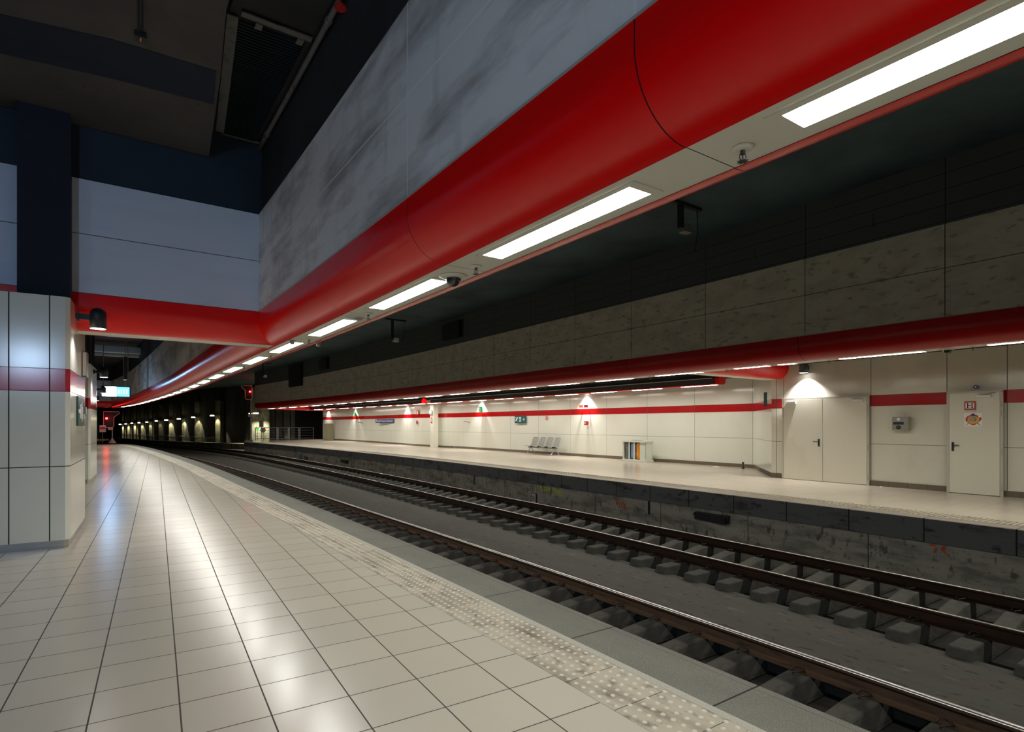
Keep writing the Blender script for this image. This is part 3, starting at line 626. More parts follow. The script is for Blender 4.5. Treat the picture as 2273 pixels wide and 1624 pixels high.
def downlight(label, loc, rz, arm, power=SPOT_W, group='black cylinder downlights', dome_=True, size=100, r=.107):
    "arm: length and sign along local x towards the wall"
    t = thing('cylinder_downlight', label, 'wall light', loc, rz, group)
    prof = [(r, -.2), (r, -.02)] + [(r * math.cos(R(a)), -.02 + r * math.sin(R(a))) for a in (20, 40, 60, 80)] + [(.004, -.018 + r)]
    if not dome_: prof = [(r, -.2), (r, .16), (.11, .175), (.004, .178)]
    LP(MB().lathe(prof, n=28), 'housing', M['black'], t, smooth=True)
    LP(MB().lathe([(r - .006, -.202), (.004, -.203)], n=28), 'lens', M['lampface'], t)
    mb = MB(); sg = 1 if arm > 0 else -1; mb.box((sg * (abs(arm) / 2 + r / 2), 0, -.06), (abs(arm) - r + .03, .05, .07)); mb.box((arm - sg * .012, 0, -.06), (.024, .1, .13)); LP(mb, 'arm', M['black'], t)
    l = spot((0, 0, -.215), 0, power, size); l.parent = t
    return t
for k, s0 in enumerate(PS[:4]):
    downlight(['black domed downlight on the side of the nearest white pillar', 'black domed downlight on the side of the second white pillar', 'black domed downlight on the third pillar, in front of the lit display', 'tiny black downlight on the fourth pillar'][k],
        P3(s0 + .3, -3.25 + .07 * k, 2.97), heading(s0), -.22, 45, 'domed downlights on the pillars', size=140, r=.092)
for k, (s, lab) in enumerate([(6.75, 'black cylinder downlight above the double door on the far wall'), (18.35, 'downlight behind the light trough, above the red wall alarm'), (27.1, 'downlight behind the light trough, above the green exit sign left of the teal sign'),
        (36.3, 'downlight above the far wall, right of the blue station name sign'), (46.8, 'downlight above the far wall, left of the blue station name sign'), (52.7, 'downlight above the beige cabinet at the far wall')]):
    e = wall_e(s) - .19
    downlight(lab, P3(s, fe(s, e), 3.12 if k == 0 else 3.2), heading(s), .19, [300, 330, 330, 380, 380, 300][k], 'cylinder downlights on the far wall', False, size=[112, 104, 100, 100, 100, 100][k])

# ================================================================== FAR WALL: doors, signs, devices
def door(idx, s_hinge, s_free, e, handle_side, label, leaf2=False):
    a, b = min(s_hinge, s_free), max(s_hinge, s_free)
    sc = (a + b) / 2; t = at('door_%d' % idx, label, 'door', sc, fe(sc, e), 0); t['kind'] = 'structure'; del t['category']
    wd = b - a; wd *= 1.03; H = 2.2
    mb = MB()
    for y in (-wd / 2 + .025, wd / 2 - .025): mb.box((-.02, y, H / 2 + .01), (.06, .05, H + .02))
    mb.box((-.02, 0, H + .02), (.06, wd, .05)); LP(mb, 'door_frame', M['frame'], t, bevel=.004)
    return t, wd, H
def leaf(t, y0, y1, H, hinge, handle=None, closer=None):
    mb = MB(); mb.box((-.032, (y0 + y1) / 2, H / 2 + .004), (.04, abs(y1 - y0) - .008, H - .012)); lf = LP(mb, 'door_leaf', M['door'], t, bevel=.003)
    for z in (.18, .95, 1.75, 1.95):
        c = MB().cyl((-.06, hinge, z - .06), (-.06, hinge, z + .06), .012, n=8).build('hinge', M['frame'], lf, world=False)
    if handle is not None:
        y, sg = handle; mb = MB(); mb.box((-.06, y, 1.03), (.016, .04, .2)); mb.cyl((-.06, y, 1.06), (-.11, y, 1.06), .01, n=8); mb.tube([(-.11, y, 1.06), (-.112, y + sg * .02, 1.06), (-.112, y + sg * .13, 1.06)], .01, 8)
        mb.cyl((-.06, y, .985), (-.075, y, .985), .012, n=8); mb.build('door_handle', M['black'], lf, world=False)
    if closer is not None:
        y, sg = closer; mb = MB(); mb.box((-.08, y, H - .08), (.055, .26, .06)); mb.build('door_closer', M['white'], lf, world=False, bevel=.004)
        mb = MB(); mb.tube([(-.09, y + .08 * sg, H - .04), (-.16, y - .05 * sg, H - .025), (-.07, y - .2 * sg, H + .0)], .008, 6); mb.build('closer_arm', M['galv'], lf, world=False)
    return lf
t, wd, H = door(1, 5.2, 7.38, 4.53, 0, 'wide cream double door under the black cylinder downlight')
leaf(t, .006, wd / 2 - .05, H, wd / 2 - .04, (.1, 1), (wd / 2 - .28, -1)); leaf(t, -wd / 2 + .05, .004, H, -wd / 2 + .04, None, (-wd / 2 + .25, -1))
t2, wd, H = door(2, 2.66, 3.62, 4.5, 0, 'single cream door with a red H sign and a flame sticker')
lf = leaf(t2, -wd / 2 + .05, wd / 2 - .05, H, -wd / 2 + .04, (wd / 2 - .12, -1), (-wd / 2 + .32, 1))
# signs on and beside the single door
def wsign(name, label, cat, s, e, z, w_, h_, m, back=.012):
    t = at(name, label, cat, s, fe(s, e), z)
    mb = MB().box((back / 2 - .006, 0, 0), (back, w_, h_)); LP(mb, 'sign_board', m, t); return t
t = wsign('sign', 'square red framed sign with a black H on the single door', 'sign', 3.2, 4.43, 1.93, .2, .18, M['redpaint'])
mb = wrect(MB(), 0, 0, .155, .135, -.009); LP(mb, 'white_field', M['signwhite'], t)
mb = MB(); wall_text(mb, 'H', .15, 0, -.002, -.012, 1.1)
for sx in (-1, 1):
    for sz in (-1, 1): wpoly(mb, [(sx * .045, sz * .045), (sx * .052, sz * .052), (sx * .075, sz * .062), (sx * .062, sz * .067)], -.012)
for sx in (-1, 1):
    for sz in (-1, 1): wrect(mb, sx * .036, sz * .05, .045, .01, -.012)
LP(mb, 'letter_h', M['inkblack'], t)
mb = MB(); wrect(mb, 0, -.112, .2, .035, -.006); LP(mb, 'lower_plate', M['tube_dim'], t)
t = wsign('sticker', 'white fire brigade sticker with red and yellow flames on the single door', 'sticker', 3.15, 4.45, 1.62, .32, .29, M['signwhite'], .004)
fl = [(0, .145), (.02, .115), (.04, .1), (.05, .12), (.06, .1), (.075, .085), (.085, .1), (.09, .07), (.075, .055), (.12, .045), (.135, .055), (.15, .02), (.13, -.02), (.1, -.045), (.075, -.08), (.04, -.105), (0, -.115),
      (-.035, -.105), (-.07, -.08), (-.1, -.05), (-.125, -.03), (-.14, .0), (-.125, .01), (-.14, .05), (-.115, .04), (-.105, .08), (-.085, .07), (-.07, .1), (-.055, .09), (-.045, .115), (-.02, .12)]
LP(wpoly(MB(), fl, -.009), 'red_flames', M['redpaint'], t)
LP(wpoly(MB(), [(.0, .08), (.05, .07), (.09, .045), (.115, .02), (.1, -.03), (.065, -.075), (0, -.095), (-.06, -.075), (-.1, -.03), (-.1, .01), (-.075, .06), (-.04, .08)], -.011), 'orange_flames', M['flame'], t)
LP(wpoly(MB(), [(.0, .07), (.05, .055), (.075, .02), (.065, -.03), (0, -.05), (-.065, -.04), (-.08, .0), (-.06, .05)], -.013), 'cream_centre', M['beige'], t)
LP(wpoly(MB(), [(.03 * math.cos(a), .03 * math.sin(a) + .105) for a in [2 * math.pi * i / 16 for i in range(16)]], -.013), 'blue_badge', M['blue'], t)
mb = MB(); mb.tube([(-.016, .01, .045), (-.016, -.03, .04), (-.016, -.05, .01), (-.016, -.03, -.03)], .003, 5); mb.tube([(-.016, .05, .02), (-.016, .035, .0)], .005, 5)
mb.tube([(-.012, .08, -.07), (-.012, .12, -.12)], .004, 5); mb.tube([(-.012, -.08, -.07), (-.012, -.12, -.12)], .004, 5); LP(mb, 'black_lines', M['inkblack'], t)
t = at('button', 'small round blue button plate above the single door', 'button', 3.12, fe(3.12, 4.5), 2.33)
mb = MB(); mb.cyl((.02, 0, 0), (-.012, 0, 0), .045, n=20); LP(mb, 'blue_plate', M['blue'], t); mb = MB().cyl((-.012, 0, 0), (-.02, 0, 0), .015, n=10); LP(mb, 'button_cap', M['white'], t)
t = at('emergency_phone', 'grey call box with round button on the wall between the doors', 'intercom', 4.5, fe(4.5, 4.46), 1.54)
LP(MB().box((.0, 0, 0), (.16, .34, .32)), 'casing', M['beige'], t, bevel=.008)
LP(MB().box((-.083, -.0, 0), (.006, .32, .30)), 'front_plate', M['seat'], t)
mb = MB()
for a in (-.09, .04, ): pass
mb.box((-.088, .03, .005), (.004, .22, .06)); LP(mb, 'text_plate', M['inkblack'], t)
mb = MB(); mb.lathe([(.05, 0), (.05, .012), (.035, .014), (.003, .014)], n=20); v = [(-.086 - z, x + .03, y - .09) for x, y, z in mb.v]; mb.v = v; LP(mb, 'call_button', M['charcoal'], t)
mb = MB(); mb.lathe([(.035, 0), (.035, .006), (.003, .006)], n=20); mb.v = [(-.086 - z, x + .03, y + .1) for x, y, z in mb.v]; LP(mb, 'speaker_disc', M['signwhite'], t)
# teal direction sign: plane, lift, arrow
def teal_sign(label, s, e, z, w_, h_):
    t = wsign('direction_sign', label, 'sign', s, e, z, w_, h_, M['teal'], .03); x = -.03 + .015
    k = h_ / .4; mb = MB(); c = -w_ * .31
    wpoly(mb, [(c - .13 * k, -.05 * k), (c - .10 * k, -.09 * k), (c + .12 * k, .07 * k), (c + .13 * k, .12 * k), (c + .08 * k, .12 * k)], -.012)
    wpoly(mb, [(c - .03 * k, .1 * k), (c - .12 * k, .12 * k), (c - .14 * k, .1 * k), (c + .01 * k, .02 * k)], -.012); wpoly(mb, [(c + .03 * k, .01 * k), (c + .06 * k, -.12 * k), (c + .03 * k, -.13 * k), (c - .04 * k, -.02 * k)], -.012)
    LP(mb, 'plane_symbol', M['signwhite'], t)
    mb = MB(); wrect(mb, .0, 0, .16 * k, .25 * k, -.012); LP(mb, 'lift_symbol', M['signwhite'], t)
    mb = MB()
    for q in (-.05, 0, .05): wrect(mb, q * k, -.02 * k, .025 * k, .12 * k, -.015); wpoly(mb, [(q * k + .014 * k * math.cos(a), .06 * k + .014 * k * math.sin(a)) for a in [i * .785 for i in range(8)]], -.015)
    LP(mb, 'figures', M['inkblack'], t)
    mb = MB(); wrect(mb, .105 * k, 0, .012 * k, .28 * k, -.012); LP(mb, 'divider', M['signwhite'], t)
    mb = MB(); c = w_ * .36; wrect(mb, c - .02 * k, 0, .14 * k, .03 * k, -.012)
    for sg in (-1, 1): wpoly(mb, [(c + .07 * k, 0), (c - .01 * k, sg * .085 * k), (c - .03 * k, sg * .065 * k), (c + .03 * k, 0)], -.012)
    LP(mb, 'arrow', M['signwhite'], t)
teal_sign('teal sign with plane, lift and right arrow on the far wall above the bench', 23.3, 6.93, 1.79, .95, .40)
t = wsign('station_name_sign', 'dark blue station name sign with white lettering on the far wall', 'sign', 40.35, 7.2, 1.79, 3.2, .3, M['blue'], .03)
mb = wall_text(MB(), 'Brussels Airport-Zaventem', .27, 0, 0, -.012, .98); LP(mb, 'lettering', M['signwhite'], t)
def exit_sign(label, s, e, z, w_=.24, h_=.36):
    t = at('exit_sign', label, 'exit sign', s, fe(s, e), z)
    LP(MB().box((0, 0, 0), (.12, w_, h_)), 'green_box', M['green'], t)
    mb = MB()
    for a, b, c, d in ((-.03, .09, .1, .08), (.03, 0, .06, .12), (-.03, -.12, .12, .05)): wrect(mb, a, b, c, d, -.064)
    LP(mb, 'symbol', M['signwhite'], t)
exit_sign('green exit sign in the light cone left of the teal sign', 27.0, 6.93, 2.4)
exit_sign('green exit sign in the light cone left of the station name sign', 46.7, 7.92, 2.4)
def small_sign(label, s, e, z, w_, h_, m1, m2):
    t = wsign('small_sign', label, 'sign', s, e, z, w_, h_, m1); mb = wrect(MB(), 0, 0, w_ * .45, h_ * .6, -.009); LP(mb, 'symbol', m2, t)
small_sign('small red framed sign above the red band, left of the white column', 34.4, 6.75, 2.36, .3, .34, M['redpaint'], M['signwhite'])
small_sign('tiny red alarm plate left of the white column', 34.5, 6.76, 1.66, .16, .28, M['redpaint'], M['inkblack'])
small_sign('thin upright red plate on the white column', 31.7, 6.29, 1.8, .16, .36, M['redpaint'], M['signwhite'])
small_sign('tiny red square plate on the far wall right of the teal sign', 21.2, 6.96, 1.86, .14, .16, M['redpaint'], M['signwhite'])
t = at('fire_alarm', 'red wall alarm button below the orange lit part of the band', 'alarm', 18.3, fe(18.3, 6.95), 1.58)
LP(MB().box((0, 0, 0), (.14, .16, .18)), 'alarm_housing', M['redpaint'], t, bevel=.01); LP(wrect(MB(), 0, 0, .1, .05, -.072), 'alarm_window', M['signwhite'], t)
t = at('wall_bracket', 'pair of thin red projecting brackets above the red wall alarm', 'bracket', 18.4, fe(18.4, 6.7), 2.3)
for y in (-.16, .16): LP(MB().box((.17, y, .06), (.24, .02, .12)), 'red_fin', M['redpaint'], t)
for lab, s, e in (('small white wall camera left of the teal sign', 28.4, 6.7), ('small white wall camera left of the station name sign', 45.4, 7.55)):
    t = at('wall_camera', lab, 'security camera', s, fe(s, e), 1.72)
    LP(MB().box((-.1, .1, .02), (.3, .09, .09)), 'camera_body', M['white'], t); LP(MB().cyl((-.02, 0, -.02), (.38, -.05, -.08), .025, n=8), 'arm', M['seat'], t)
# white column in front of the far wall
t = at('wall_column', 'white square column standing before the far wall', 'column', 31.7, fe(31.7, 6.5), 0)
LP(MB().box((0, 0, 1.59), (.36, .42, 3.18)), 'column_cladding', M['cream_plain'], t, bevel=.01)
t = at('wall_clock', 'round white lamp high on the white column', 'lamp', 31.7, fe(31.7, 6.22), 2.3)
mb = MB(); mb.lathe([(.17, 0), (.17, .06), (.12, .1), (.004, .11)], n=20); mb.v = [(-z + .05, x, y) for x, y, z in mb.v]; LP(mb, 'shade', M['white'], t, smooth=True)
LP(MB().cyl((.09, 0, 0), (.05, 0, 0), .1, n=14), 'lamp_base', M['galv'], t)
# bench of four metal seats
def bench():
    s = 20.85; t = at('platform_bench', 'grey metal bench of four joined seats against the far wall', 'bench', s, fe(s, 6.42), 0)
    for k in range(4):
        y = -.87 + .58 * k; mb = MB(); path = [(-.28, .44), (-.24, .455), (-.1, .43), (.06, .42), (.12, .44)]
        vs = [(x, y + dy, z) for x, z in path for dy in (-.24, .24)]; vs += [(x, y_, z - .012) for x, y_, z in vs]
        n = 10; mb.add(vs, [(2 * i, 2 * i + 1, 2 * i + 3, 2 * i + 2) for i in range(4)] + [(n + 2 * i, n + 2 * i + 2, n + 2 * i + 3, n + 2 * i + 1) for i in range(4)] + [(2 * i, 2 * i + 2, n + 2 * i + 2, n + 2 * i) for i in range(4)] + [(2 * i + 1, n + 2 * i + 1, n + 2 * i + 3, 2 * i + 3) for i in range(4)] + [(0, n, n + 1, 1), (8, 9, n + 9, n + 8)])
        mb.tube([(-.28, y - .24, .44), (-.28, y + .24, .44)], .012, 6); LP(mb, 'seat_pan', M['seat'], t)
        mb = MB(); bp = lambda u: (.12 + .17 * u, .44 + .42 * u)
        mb.tube([(bp(0)[0], y - .22, bp(0)[1]), (bp(.5)[0], y - .23, bp(.5)[1]), (bp(.93)[0], y - .21, bp(.93)[1]), (bp(1)[0], y - .15, bp(1)[1]), (bp(1)[0], y + .15, bp(1)[1]), (bp(.93)[0], y + .21, bp(.93)[1]), (bp(.5)[0], y + .23, bp(.5)[1]), (bp(0)[0], y + .22, bp(0)[1])], .014, 7)
        for dy in (-.14, -.05, .05, .14):
            mb.add([(bp(u)[0] + o, y + dy + w_, bp(u)[1]) for u in (0, 1) for o, w_ in ((-.004, -.034), (-.004, .034), (.004, .034), (.004, -.034))], [(0, 1, 5, 4), (1, 2, 6, 5), (2, 3, 7, 6), (3, 0, 4, 7)])
        LP(mb, 'seat_back', M['seat'], t)
    LP(MB().box((.0, 0, .36), (.07, 2.3, .06)), 'support_beam', M['seat'], t)
    mb = MB()
    for k in range(4): mb.box((0, -.87 + .58 * k, .4), (.2, .06, .05))
    LP(mb, 'seat_brackets', M['black'], t)
    for y in (-.95, .95):
        for sg in (-1, 1): LP(MB().tube([(0, y, .35), (sg * .12, y, .22), (sg * .27, y, .02)], .022, 8), 'leg', M['galv'], t)
bench()
# recycling bin: three coloured bags in a grey housing
def recycling():
    s = 14.68; t = at('recycling_bin', 'grey three-part recycling bin with clear, blue and orange bags', 'bin', s, fe(s, 6.5), 0)
    L = 1.22; D = .42
    LP(MB().box((0, 0, .05), (D + .06, L + .06, .1)), 'base', M['bin'], t, bevel=.006)
    LP(MB().prism([(-D / 2 - .04, -L / 2 - .04), (D / 2 + .04, -L / 2 - .04), (D / 2 + .04, L / 2 + .04), (-D / 2 - .04, L / 2 + .04)], lambda a, b, z: (a, b, z), .79, .87), 'lid', M['bin'], t, bevel=.01)
    LP(MB().box((.0, 0, .874), (.2, .5, .012)), 'lid_recess', M['charcoal'], t)
    mb = MB(); mb.box((D / 2 - .01, 0, .45), (.02, L, .7)); mb.box((0, -L / 2 + .01, .45), (D, .02, .7)); mb.box((0, L / 2 - .01, .45), (D, .02, .7))
    mb.box((-D / 2 + .01, -L / 2 + .15, .45), (.02, .3, .7))
    for y in (L / 2 - .03, .265, -.01): mb.box((-D / 2 + .01, y, .45), (.02, .06, .7))
    LP(mb, 'housing', M['bin'], t)
    for y, m, nm in ((.42, M['baggrey'], 'clear_bag'), (.13, M['bagblue'], 'blue_bag'), (-.16, M['orange'], 'orange_bag')):
        LP(MB().lathe([(.05, .12), (.125, .13), (.135, .3), (.125, .5), (.135, .68), (.1, .76), (.004, .77)], (-.045, y, 0), 14), nm, m, t, smooth=True)
recycling()
# beige cabinet and white panel at the far end
t = at('electrical_cabinet', 'tall beige metal cabinet at the far left end of the wall', 'cabinet', 51.7, fe(51.7, 7.95), 0)
LP(MB().box((0, 0, .8), (.6, .95, 1.6)), 'casing', M['beige'], t, bevel=.01)
for y in (-.23, .23): LP(MB().box((-.31, y, .82), (.02, .44, 1.45)), 'cabinet_door', M['beige'], t)
LP(MB().box((-.33, -.1, 1.15), (.02, .16, .02)), 'handle', M['black'], t)
# crumpled paper, can and crumb on the far platform
t = at('paper_litter', 'flat white paper scrap lying before the far wall corner', 'litter', 10.9, fe(10.9, 6.55), .004)
LP(MB().add([(-.1, -.12, 0), (.08, -.14, .01), (.1, .1, .0), (.0, .02, .03), (-.09, .13, .012)], [(0, 1, 3), (1, 2, 3), (2, 4, 3), (4, 0, 3)]), 'paper', M['signwhite'], t)
t = at('door_stop', 'small dark object on the floor at the wall corner', 'door stop', 9.95, fe(9.95, 6.7), 0)
LP(MB().lathe([(.05, 0), (.05, .03), (.02, .05), (.02, .16), (.035, .18), (.035, .22), (.004, .23)], n=12), 'stop_body', M['black'], t)
t = at('cork', 'tiny pale crumb on the floor between the doors', 'litter', 4.85, fe(4.85, 4.25), .012)
LP(MB().cyl((0, -.02, 0), (0, .02, 0), .012, n=8), 'crumb', M['signwhite'], t)
t = wsign('small_sign', 'small dark green sign on the angled wall corner left of the double door', 'sign', 8.0, 4.72, 2.25, .1, .42, M['dkteal'])

# ================================================================== TRACKSIDE WALL DETAILS
def track_sign(txt, s, z, w_, h_, label, m, face):
    t = at('track_sign', label, 'sign', s, fe(s, .0), z)
    LP(MB().box((0.01, 0, 0), (.03, w_ + .04, h_ + .03)), 'backing', M['black'], t); LP(wrect(MB(), 0, 0, w_, h_, -.008), 'sign_face', face, t)
    mb = wall_text(MB(), txt, h_ * .9, 0, 0, -.012); LP(mb, 'number', m, t)
track_sign('8', 13.15, -.86, .2, .3, 'black framed white number 8 plate low on the platform wall', M['inkblack'], M['signwhite'])
track_sign('62', 38.6, -.72, .5, .34, 'small blue edged number plate low on the distant platform wall', M['inkblack'], M['bagblue'])
track_sign('20', 37.4, -.8, .5, .3, 'small dark number plate right of the blue edged one', M['signwhite'], M['charcoal'])
def box_unit(label, s, z, L):
    t = at('trackside_box', label, 'junction box', s, fe(s, .0), z)
    LP(MB().box((-.02, 0, .0), (.12, L, .17)), 'back_box', M['charcoal'], t, bevel=.01); LP(MB().box((-.1, -L * .27, -.03), (.1, L * .42, .12)), 'motor_box', M['black'], t, bevel=.01)
    LP(MB().cyl((-.09, -L * .1, -.02), (-.09, L * .5, .03), .03, n=10), 'cable_duct', M['black'], t)
box_unit('dark bracketed box mounted below the platform edge on the right', 6.5, -.55, .85)
box_unit('small dark distant box below the far platform edge', 30.6, -.6, .9)
def scribble(label, s, z, strokes, m, r=.014):
    t = at('graffiti', label, 'graffiti', s, fe(s, .025), z)
    for st in strokes:
        mb = MB(); 
        for i in range(len(st) - 1):
            (a, b), (c, d) = st[i], st[i + 1]; L = math.hypot(c - a, d - b) or 1; nx, ny = -(d - b) / L * r, (c - a) / L * r
            wpoly(mb, [(a + nx, b + ny), (a - nx, b - ny), (c - nx, d - ny), (c + nx, d + ny)], 0, .004)
        LP(mb, 'paint_stroke', m, t)
scribble('yellow sprayed scribble beside the number 8 plate', 12.3, -.55, [[(-.75, .1), (-.75, -.1)], [(-.5, .1), (-.42, .12), (-.44, .04), (-.38, .0), (-.44, -.05)], [(-.34, .09), (-.26, .1), (-.3, .02), (-.22, .0)], [(-.2, .1), (-.2, -.02)], [(-.14, .0), (-.13, .1), (-.05, .0), (-.04, .1)],
    [(.14, .1), (.2, .08), (.14, .0), (.2, -.04)], [(.22, .08), (.26, -.02), (.3, .08)], [(.36, .1), (.36, -.1)], [(.38, .06), (.42, -.02), (.46, .1), (.48, -.1)], [(.12, -.06), (.1, -.14)]], M['graf_y'])
scribble('faded orange sprayed mark on the track wall right of the number 8 plate', 9.35, -.58, [[(-.2, .12), (-.12, .02), (-.1, -.06)], [(-.12, .1), (-.02, -.02), (0, -.12)], [(.04, .04), (.08, -.1)], [(.12, .06), (.17, -.12)], [(.17, .02), (.2, -.14)]], M['graf_o'], .011)
scribble('bright orange sprayed mark below the edge blocks at the right', 2.3, -.5, [[(-.14, .07), (-.07, .08)], [(-.05, .05), (-.08, -.04)], [(.05, .09), (.02, .03), (.08, -.03)], [(.08, .08), (.05, .03)], [(.1, -.03), (.13, -.06)]], M['graf_o'], .012)
scribble('small red and yellow sprayed mark on the distant track wall', 27.0, -.62, [[(-.25, .12), (.1, .12)], [(.05, .12), (.06, -.12)], [(-.12, .1), (-.02, .0)]], M['graf_o'], .03)
for lab, s in (('narrow dark vertical slot in the track wall, middle of the photo', 17.0), ('narrow dark vertical slot in the track wall, right of the orange mark', 8.35)):
    t = tag(MB().box((0, 0, 0), (.02, .06, .34)).build('wall_slot', M['black'], loc=P3(s, fe(s, .035), -.57), rz=heading(s)), lab, 'slot')

# ================================================================== OVERHEAD THINGS
def track_cam(label, s, d, z, box, sgn=1):
    t = at('ceiling_bracket', label, 'bracket', s, d, CEIL)
    LP(MB().box((0, 0, -.03), (.9, .1, .06)), 'mounting_bar', M['black'], t); LP(MB().box((-.15, 0, (z - CEIL) / 2), (.09, .09, CEIL - z)), 'drop_post', M['black'], t)
    LP(MB().box((.0, 0, z - CEIL), (.22, .16, .16)), 'camera_housing', box, t, bevel=.01)
    LP(MB().tube([(.35, 0, -.02), (.38, 0, -.5), (.3, .02, -.9)], .008, 5), 'cable', M['black'], t)
track_cam('black ceiling bracket with a small camera, above the tracks', 5.9, 6.1, 5.35, M['seat'])
track_cam('ceiling bracket with a pale box above the tracks, middle distance', 20.6, 6.6, 5.0, M['white'])
track_cam('ceiling bracket with a pale box above the tracks, farther away', 41, 6.7, 4.9, M['white'])
for lab, s, w_, z0, z1 in (('tall dark box over the grey panels of the far beam', 40, 2.6, 4.2, 5.75), ('dark louvred box high on the wall above the far beam', 19.0, 1.4, 5.0, 5.65), ('second dark louvred box above the far beam, farther off', 34.5, 1.3, 5.0, 5.7)):
    t = at('wall_box', lab, 'box', s, fe(s, .18), (z0 + z1) / 2); LP(MB().box((0, 0, 0), (.16, w_, z1 - z0)), 'box_body', M['black'], t)
    for k in range(5): LP(MB().box((-.085, 0, -.4 * (z1 - z0) + k * .2 * (z1 - z0)), (.01, w_ * .8, .02)), 'louvre', M['charcoal'], t)
# ventilation grille in the ceiling bay
t = thing('ceiling_grille', 'large ceiling ventilation grille with a pale steel frame above the near platform', 'vent', P3(6.7, -1.6, CEIL))
def band(mb, s0, s1, d0f, d1f, z0, z1, st=.5):
    ss = srange(s0, s1, st); vs = []
    for s in ss:
        for d, z in ((d0f(s), z0), (d1f(s), z0), (d1f(s), z1), (d0f(s), z1)): vs.append(P3(s, d, z))
    n = 4; mb.add(vs, [(j * n + i, j * n + (i + 1) % n, (j + 1) * n + (i + 1) % n, (j + 1) * n + i) for j in range(len(ss) - 1) for i in range(4)] + [(3, 2, 1, 0), tuple(range(len(vs) - 4, len(vs)))])
gl = lambda s: -2.13 + (s - 5.3) * .098
mb = MB(); band(mb, 5.35, 8.15, gl, lambda s: gl(s) + .11, 5.83, 5.845); mb.build('side_frame', M['pipe'], t)
mb = MB(); band(mb, 5.22, 5.3, lambda s: -2.0, lambda s: -1.28, 5.83, 5.845); mb.build('end_frame', M['pipe'], t)
mb = MB(); band(mb, 8.1, 8.16, lambda s: -1.85, lambda s: -1.24, 5.83, 5.845); mb.build('end_frame', M['pipe'], t)
for d in (-1.85, -1.42):
    mb = MB(); band(mb, 5.3, 5.4, lambda s: d, lambda s: d + .07, 5.815, 5.83); mb.build('fixing_lug', M['pipe'], t)
mb = MB(); s = 5.4
while s < 8.1:
    band(mb, s, s + .012, lambda q: gl(q) + .11, lambda q: -1.32, 5.83, 5.86, 1); s += .055
mb2 = tag(mb.build('grille_bars', M['vent'], t), kind='stuff')
# pipe along the wall top, its red valve, and a hanging conduit box
t = thing('ceiling_pipe', 'old grey pipe along the top of the black wall above the near beam', 'pipe', P3(4, -1.25, 5.76))
mb = MB(); mb.tube([P3(s, -1.25, 5.76) for s in srange(-6, SC1 - .6, .6)], .03, 10); mb.build('pipe_run', M['pipe'], t, smooth=True)
for s in (4.7, 7.6): mb = MB(); mb.tube([P3(s, -1.25, 5.76), P3(s + .07, -1.25, 5.76)], .04, 10); mb.build('pipe_coupling', M['pipe'], t)
mb = MB(); mb.cyl(P3(4.35, -1.25, 5.66), P3(4.35, -1.25, 5.68), .06, n=14); mb.cyl(P3(4.35, -1.25, 5.68), P3(4.35, -1.25, 5.74), .012, n=8); mb.build('red_valve_wheel', M['redpaint'], t)
x0, y0, z0 = PX(312, 78, 5.75)
t = thing('hanging_junction_box', 'small dark junction box on a conduit under the brown ceiling slab', 'junction box', (x0, y0, 5.47), math.atan2(-x0, y0))
LP(MB().box((0, 0, -.03), (.1, .1, .06)), 'box_body', M['black'], t); 
for dx in (-.015, .015): LP(MB().tube([(dx, 0, -.02), (dx, -2.5, -.02)], .007, 6), 'conduit', M['black'], t)
LP(MB().box((0, 0, -.062), (.012, .06, .004)), 'orange_tag', M['orange'], t)
# painted stripe on the slab (own flat paint layer)
mb = MB(); t1, t2 = heading(4), heading(4)
pts = [(0, 32), (250, 88), (480, 158), (474, 232), (250, 175), (0, 118)]
vs = []
for a, b in pts:
    Y = 1262 * (5.464 - CAMH) / (941.5 - b); vs.append(((a - 1136.5) / 1262 * Y, Y, 5.464))
dl = Vector(vs[0]) - Vector(vs[1]); dl2 = Vector(vs[5]) - Vector(vs[4])
vs = [tuple(Vector(vs[0]) + dl * 2)] + vs[1:5] + [tuple(Vector(vs[5]) + dl2 * 2)]
mb.add(vs, [tuple(range(6))]); tag(mb.build('painted_stripe', M['navy_stripe']), 'dark navy painted stripe across the brown ceiling slab', 'paint stripe')

# ================================================================== DISPLAYS
def display(label, loc, rz, w_=1.05, h_=.44, both=True, screen='whitescreen'):
    t = thing('departure_display', label, 'display', loc, rz, None)
    LP(MB().box((0, 0, 0), (w_ + .06, .22, h_ + .06)), 'housing', M['black'], t, bevel=.01)
    for sg in ((-1, 1) if both else (-1,)):
        y = sg * .112
        mb = MB(); mb.add([(-w_ / 2, y, -h_ / 2), (w_ * .02, y, -h_ / 2), (w_ * .02, y, h_ / 2), (-w_ / 2, y, h_ / 2)], [(0, 1, 2, 3)]); LP(mb, 'white_screen', M[screen], t)
        mb = MB(); mb.add([(w_ * .02, y, -h_ / 2), (w_ / 2, y, -h_ / 2), (w_ / 2, y, h_ / 2), (w_ * .02, y, h_ / 2)], [(0, 1, 2, 3)]); LP(mb, 'blue_screen', M['bluescreen'], t)
        mb = MB()
        for q in range(4): mb.box((w_ * (.1 + .1 * q), y + sg * .003, 0), (w_ * .05, .003, h_ * .5))
        LP(mb, 'figures', M['paleblue'], t)
    for x in (-w_ * .45, w_ * .45): LP(MB().cyl((x, 0, h_ / 2), (x, 0, CEIL - loc[2]), .015, n=8), 'hanger_rod', M['seat'], t)
x, y, z = PX(257, 869, 26.5); display('lit white and blue departure display hanging deep in the near platform', (x, y, z), heading(26), screen='dimscreen')
display('lit departure display hanging behind the camera above the near platform', (-1.1, -3.1, 3.25), R(32), 1.3, .5)
display('added unseen lit screen to the left behind the camera, brightening the cross beam', (-5.2, -3.6, 3.5), R(32), 1.6, .6)  # screen added out of view to brighten the cross beam and grey panels
